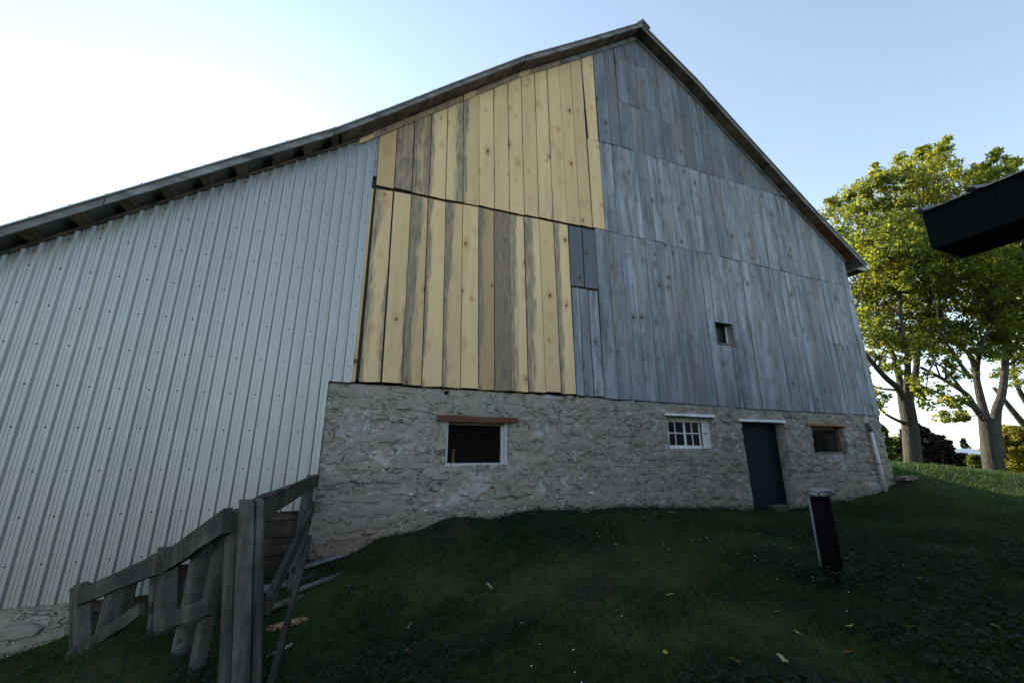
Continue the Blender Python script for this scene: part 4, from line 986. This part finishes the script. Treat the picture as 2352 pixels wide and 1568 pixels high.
# far farm building with a white roof
fb = at(2236, 1068, 100); zf = g1(fb.x, fb.y)
farm = empty('farm_building', (fb.x, fb.y, zf), label='far low farm building with a pale metal roof between trees', cat='building')
ex = _r; ey = _h; wdt, dpt, zw, zr = 4.2, 3.0, at(2236,1051,100).z, at(2236,1031,104).z
def fp(u, v, z): q = fb + ex*u + ey*v; return (q.x, q.y, z)
mb = MB(); mb.rect_prism([fp(-wdt,0,zf-.5), fp(wdt,0,zf-.5), fp(wdt,0,zw), fp(-wdt,0,zw)], ey*dpt*2); mb.build('wall', M_FARWALL, farm)
mb = MB(); mb.rect_prism([fp(-wdt-.3,-.4,zw-.05), fp(wdt+.3,-.4,zw-.05), fp(wdt+.3,dpt,zr), fp(-wdt-.3,dpt,zr)], (0,0,.12)); mb.rect_prism([fp(-wdt-.3,dpt*2+.4,zw-.05), fp(wdt+.3,dpt*2+.4,zw-.05), fp(wdt+.3,dpt,zr), fp(-wdt-.3,dpt,zr)], (0,0,.12)); mb.build('roof', M_FARROOF, farm)
# far paddock fence
pf0 = at(2188, 1083, 62); pz = g1(pf0.x, pf0.y)
pfence = empty('paddock_fence', (pf0.x, pf0.y, pz), label='far brown rail fence in the field between the maple trunks', cat='fence')
for i in range(7):
    q = pf0 + ex*i*1.1; zq = g1(q.x, q.y); mb = MB(); mb.box((q.x-.06,q.y-.06,zq-.3),(q.x+.06,q.y+.06,zq+.95)); mb.build('post', M_SOFFIT, pfence)
for hh in (.4, .85):
    q0, q1 = pf0, pf0 + ex*6.6; mb = MB(); mb.tube([(q0.x,q0.y,g1(q0.x,q0.y)+hh),(q1.x,q1.y,g1(q1.x,q1.y)+hh)], .05, 5); mb.build('rail', M_SOFFIT, pfence)

# ------------------------------------------------------------------ small things on the ground
def onground(px, py, guess=4.0):
    "where the sight line through a measured spot meets the lawn"
    lo = None; prev = None
    for d in np.arange(1.5, 30, .05):
        p = at(px, py, float(d)); h = p.z - g1(p.x, p.y)
        if h < 0: return Vector((p.x, p.y, g1(p.x, p.y)))
    return Vector((p.x, p.y, g1(p.x, p.y)))
def plank(name, label, cat, px, py, L, w, t, rot, mat, tilt=0, group=None, lift=0):
    p = onground(px, py); mb = MB(); n = 4; vs = []; fs = []
    for i in range(n+1):
        x = -L/2 + L*i/n; j = lambda s=.05: rnd.uniform(-s, s)*w
        for (u, v) in ((-w/2,0),(w/2,0),(w/2,t),(-w/2,t)): vs.append((x + (j(.25) if i in (0,n) else 0), u+j(), v+j(.03)))
    for i in range(n):
        for k in range(4): fs.append((4*i+k, 4*i+4+k, 4*i+4+(k+1)%4, 4*i+(k+1)%4))
    fs += [(3,2,1,0), (4*n, 4*n+1, 4*n+2, 4*n+3)]
    mb.add(vs, fs); o = link(name, mb.mesh(name, mat), None, p + Vector((0,0,.012+lift)), label=label, cat=cat, group=group)
    o.rotation_euler = (0, tilt, rot); o['seed'] = rnd.uniform(0,40); o['tone'] = .2; o['stain'] = .1; o['width'] = w; o['bias'] = .5; return o
o = plank('wood_block', 'short squared wood block lying against the foot of the navy door', 'wood block', 1776, 1180, .50, .15, .14, -.03, M_SOFFIT); o.location = Vector((9.02, -.02, g1(9.02,-.02)+.0))
plank('wood_scrap', 'fresh tan plank offcut in the grass right of the big fence post', 'plank', 664, 1440, .42, .11, .03, .75, M_NEWSCRAP, .08)
SG = 'old boards lying in the fence corner'
plank('old_board', 'grey old board lying highest up along the wall in the fence corner', 'board', 745, 1292, .9, .12, .03, .55, M_GREYH, -.1, SG)
plank('old_board', 'blue-grey old board between the fence braces', 'board', 640, 1352, .8, .13, .04, .35, M_GREYH, -.08, SG)
plank('old_board', 'dark rotten board half under the lower fence brace', 'board', 655, 1392, .7, .10, .03, .7, M_SOFFIT, -.08, SG)
plank('old_board', 'thin grey board in the weeds below the stone wall', 'board', 730, 1345, .6, .07, .025, .6, M_GREYH, -.1, SG)
STK = 'sticks and wood chips on the lawn'
for (px, py, L, rot, lab) in ((1125,1352,.16,1.6,'pale upright-pointing wood chip in the middle of the lawn'),(1340,1178,.22,-.3,'long bleached stick near the wall, left of its neighbour'),(1383,1170,.16,-.9,'short bleached stick near the wall between window and door'),(625,1508,.3,.6,'long pale stick at the foot of the big fence post'),(940,1445,.14,1.2,'reddish chip in the white clover patch'),(1545,1178,.2,.2,'thin stick beside the wall left of the navy door')):
    plank('stick', lab, 'stick', px, py, L, .025, .012, rot, M_STICK, rnd.uniform(-.2,.2), STK)
o = plank('rotten_plank', 'dark brown plank lying in the dirt at the right barn corner', 'plank', 2085, 1103, 1.3, .22, .09, .25, M_SOFFIT)
p = onground(2092, 1120); mb = MB()
for k in range(26):
    q = p + Vector((rnd.gauss(0,.5), rnd.gauss(0,.35), 0)); s = rnd.uniform(.015,.045); q.z = g1(q.x,q.y)
    vs = [q + Vector((s*math.cos(a)*rnd.uniform(.7,1.2), s*math.sin(a)*rnd.uniform(.6,1), 0)) for a in (0,1.2,2.5,3.7,5)] ; vs2 = [v*.6+q*.4+Vector((0,0,s*.6)) for v in vs]
    mb.add(vs+vs2, [tuple(range(5,10))] + [(i,(i+1)%5,5+(i+1)%5,5+i) for i in range(5)])
mb.build('pebbles', M_PEBBLE, kind='stuff', label='scattered pale stones on the bare dirt at the barn corner')
# fallen leaves
def leaf_mesh(i):
    r3 = random.Random(500+i); pts = []
    for k in range(14):
        t = 2*math.pi*k/14; r_ = (1.0 if k % 2 == 0 else .62)*r3.uniform(.85,1.1); pts.append((math.cos(t)*r_, math.sin(t)*r_*.85, r3.uniform(-.05,.22)))
    V = np.array([(0,0,.12)] + pts); F = np.array([(0,1+k,1+(k+1)%14) for k in range(14)])
    return np_mesh('fallen_leaf', V, F, M_FALLEN, np.full(len(V), r3.random()))
LM = [leaf_mesh(i) for i in range(5)]
FL = [(1800,1532,.055,'largest pale yellow leaf near the bottom edge',4),(1955,1457,.042,'pale cream leaf above the largest one',3),(1952,1512,.05,'curled yellow leaf right of the largest pale one',1),(1834,1470,.032,'orange-yellow leaf straight above the largest pale one',0),
 (2115,1335,.035,'yellow leaf right of the black well pipe',1),(2180,1382,.035,'yellow leaf farthest right in the dark lawn',1),(1757,1365,.035,'small yellow leaf left of the well pipe foot',2),(1786,1418,.035,'brown-yellow leaf below the well pipe',0),(1540,1376,.04,'orange leaf in the middle of the dark lawn',0),
 (930,1505,.035,'yellow leaf in the clover at the lower left of the lawn',1),(1690,1535,.045,'folded brown leaf left of the largest pale one',0),(2290,1450,.04,'tan leaf near the right edge',2),(2095,1455,.035,'dull brown leaf between yellow ones',2),(1530,1515,.03,'tan leaf at the bottom of the lawn',2)]
for k, (px, py, s, lab, m_) in enumerate(FL):
    p = onground(px, py); o = link('fallen_leaf', LM[m_], None, p + Vector((0,0,.035)), label=lab, cat='leaf', group='fallen leaves on the lawn'); o.scale = (s,s,s); o.rotation_euler = (rnd.uniform(-.4,.4), rnd.uniform(-.4,.4), rnd.uniform(0,6))

# ------------------------------------------------------------------ grass, clover
def scatter(n, rmin, rmax, p, g, amin=-40, amax=130):
    u = g.random(n); e = 2-p; r = (rmin**e + u*(rmax**e-rmin**e))**(1/e)
    a = np.radians(g.uniform(amin, amax, n)); x = r*np.cos(a); y = r*np.sin(a)-6.75
    ok = (y < -.03) | (x > 13.62); ok &= ~((x > 3.4) & (y < -6)); return x[ok], y[ok], r[ok]
def bare(x, y):
    "0..1 where the soil shows"
    b = np.clip((fbm(x*.9, y*.9, 81)-.53 - np.clip(-3-y, 0, 3)*.03 - np.clip(x-11, 0, 4)*.04)*7, 0, 1)*.85
    wall = np.clip(1.2-np.abs(y+.15)/.5, 0, 1)*(x < 13.6)*.8*(fbm(x*1.5, y*2, 83) > .45)
    corner = np.clip(1.1-np.hypot(x-14.0, y+.2)/.9, 0, 1); fencec = np.clip(1.2-np.hypot((x+.15)/.9, (y+1.6)/1.7), 0, 1)*.75
    return np.clip(np.maximum.reduce([b, wall, corner, fencec]), 0, 1)
g = np.random.default_rng(77)
X, Y, RR = scatter(760000, 1.6, 32, 1.1, g, 8, 127); keep = g.random(len(X)) > bare(X, Y)*.93; X, Y, RR = X[keep], Y[keep], RR[keep]; n = len(X); Z = ground(X, Y)
patch = fbm(X*.7, Y*.7, 91); tall = fbm(X*2.2, Y*2.2, 95)*.8 + .9*np.clip(1-np.abs(Y+.1)/.35, 0, 1)*(X < 13.6)*fbm(X*1.1, Y, 96)
h = (.022 + .05*g.random(n)*(.4+1.2*tall)) * (1 + np.clip(RR-6, 0, 20)*.035); wd = (.0016 + .0016*g.random(n))*(1 + RR*.16)
big = g.random(n) < .05; h = np.where(big, h*1.8, h); wd = np.where(big, wd*1.5, wd)
a = g.random(n)*6.283; bend = g.uniform(.2, 1.4, n)*h; dirx, diry = np.cos(a), np.sin(a); tw = a + g.uniform(.6, 2.5, n)
P0 = np.c_[X, Y, Z-.004]; P2_ = P0 + np.c_[dirx*bend, diry*bend, h]
S = np.c_[np.cos(tw), np.sin(tw), np.zeros(n)]*wd[:,None]
Vg = np.stack([P0-S, P0+S, P2_], 1).reshape(-1,3); Fq = np.arange(3*n).reshape(n,3)
hue = np.clip(.42 + (patch-.5)*.5 + g.normal(0,.17,n) + (g.random(n) < .07)*.4, 0, 1)
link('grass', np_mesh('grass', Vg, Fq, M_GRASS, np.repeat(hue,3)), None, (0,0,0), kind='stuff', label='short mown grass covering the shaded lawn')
X, Y, RR = scatter(110000, 1.6, 13, 1.0, g, 8, 127); keep = (fbm(X*.8, Y*.8, 97) > .5 - (Y < -2.5)*.06) & (g.random(len(X)) > bare(X,Y)*.85); X, Y = X[keep], Y[keep]; n = len(X); Z = ground(X, Y) + g.uniform(.025,.06,n)
allV = []; s = g.uniform(.009,.020,n); r0 = g.random(n)*6.28; tilt = g.normal(0,.25,(n,2))
for k in range(3):
    t0 = r0 + k*2.094
    def pt(rad, dt): return np.c_[X+s*rad*np.cos(t0+dt), Y+s*rad*np.sin(t0+dt), Z+s*rad*(tilt[:,0]*np.cos(t0+dt)+tilt[:,1]*np.sin(t0+dt))+.002*rad]
    allV.append(np.stack([pt(0,0), pt(1.1,-.55), pt(1.35,0), pt(1.1,.55)], 1))
Vc = np.stack(allV,1).reshape(-1,3); Fc = np.arange(len(Vc)).reshape(-1,4)
link('clover', np_mesh('clover', Vc, Fc, M_CLOVER, np.repeat(np.clip(g.normal(.5,.25,n),0,1),12)), None, (0,0,0), kind='stuff', label='low clover leaves mixed into the lawn')
# broad-leaved weeds along the wall foot and round the well pipe
def weeds(cx_, cy_, n_, sx_, sy_, size, hgt):
    x = g.normal(cx_, sx_, n_); y = np.minimum(g.normal(cy_, sy_, n_), -.06 if cx_ < 13 else 9); return x, y, np.full(n_, size), np.full(n_, hgt)
W_ = [weeds(1.3,-.3,60,.5,.15,.03,.09), weeds(2.6,-.35,90,.7,.2,.035,.10), weeds(4.5,-.25,90,.8,.15,.03,.08), weeds(6.5,-.2,80,.9,.12,.03,.07), weeds(wx-.35,wy-.1,120,.18,.15,.03,.09), weeds(wx+.1,wy-.15,70,.25,.12,.028,.08), weeds(2.2,-1.4,90,.5,.3,.03,.07), weeds(3.9,-1.1,90,.5,.3,.03,.07), weeds(.6,-2.0,60,.35,.4,.035,.10), weeds(8.2,-.25,60,.4,.12,.03,.08)]
x = np.concatenate([q[0] for q in W_]); y = np.concatenate([q[1] for q in W_]); s = np.concatenate([q[2] for q in W_])*g.uniform(.5,1.3,len(x)); hh = np.concatenate([q[3] for q in W_])*g.uniform(.3,1.2,len(x))
t = g.random(len(x))*6.28; z = ground(x,y)+hh; c, sn = np.cos(t), np.sin(t); dz = g.uniform(-.4,.3,len(x))*s
V4 = [np.c_[x-c*s, y-sn*s, z-.3*s], np.c_[x-c*s*.2-sn*s*.8, y-sn*s*.2+c*s*.8, z], np.c_[x+c*s*.7-sn*s*.6, y+sn*s*.7+c*s*.6, z+dz*.5], np.c_[x+c*s, y+sn*s, z+dz], np.c_[x+c*s*.7+sn*s*.6, y+sn*s*.7-c*s*.6, z+dz*.5], np.c_[x-c*s*.2+sn*s*.8, y-sn*s*.2-c*s*.8, z]]
Vw = np.stack(V4,1).reshape(-1,3); Fw = np.arange(len(Vw)).reshape(-1,6)
link('weeds', np_mesh('weeds', Vw, Fw, M_CLOVER, np.repeat(g.random(len(x)),6)), None, (0,0,0), kind='stuff', label='broad-leaved weeds along the foot of the stone wall')
# white clover heads
X, Y, RR = scatter(2600, 2.2, 8, 1.0, g); keep = fbm(X*.6+3, Y*.6, 99) > .56; X, Y = X[keep][:150], Y[keep][:150]; mb = MB()
for xx, yy, zz in zip(X, Y, ground(X, Y)):
    r_ = rnd.uniform(.005,.008); zz += rnd.uniform(.05,.085); q = [(xx,yy,zz+r_),(xx+r_,yy,zz),(xx,yy+r_,zz),(xx-r_,yy,zz),(xx,yy-r_,zz),(xx,yy,zz-r_)]
    mb.add(q, [(0,1,2),(0,2,3),(0,3,4),(0,4,1),(5,2,1),(5,3,2),(5,4,3),(5,1,4)], True)
mb.build('clover_flowers', M_PETAL, kind='stuff', label='small white clover heads dotted over the lawn')
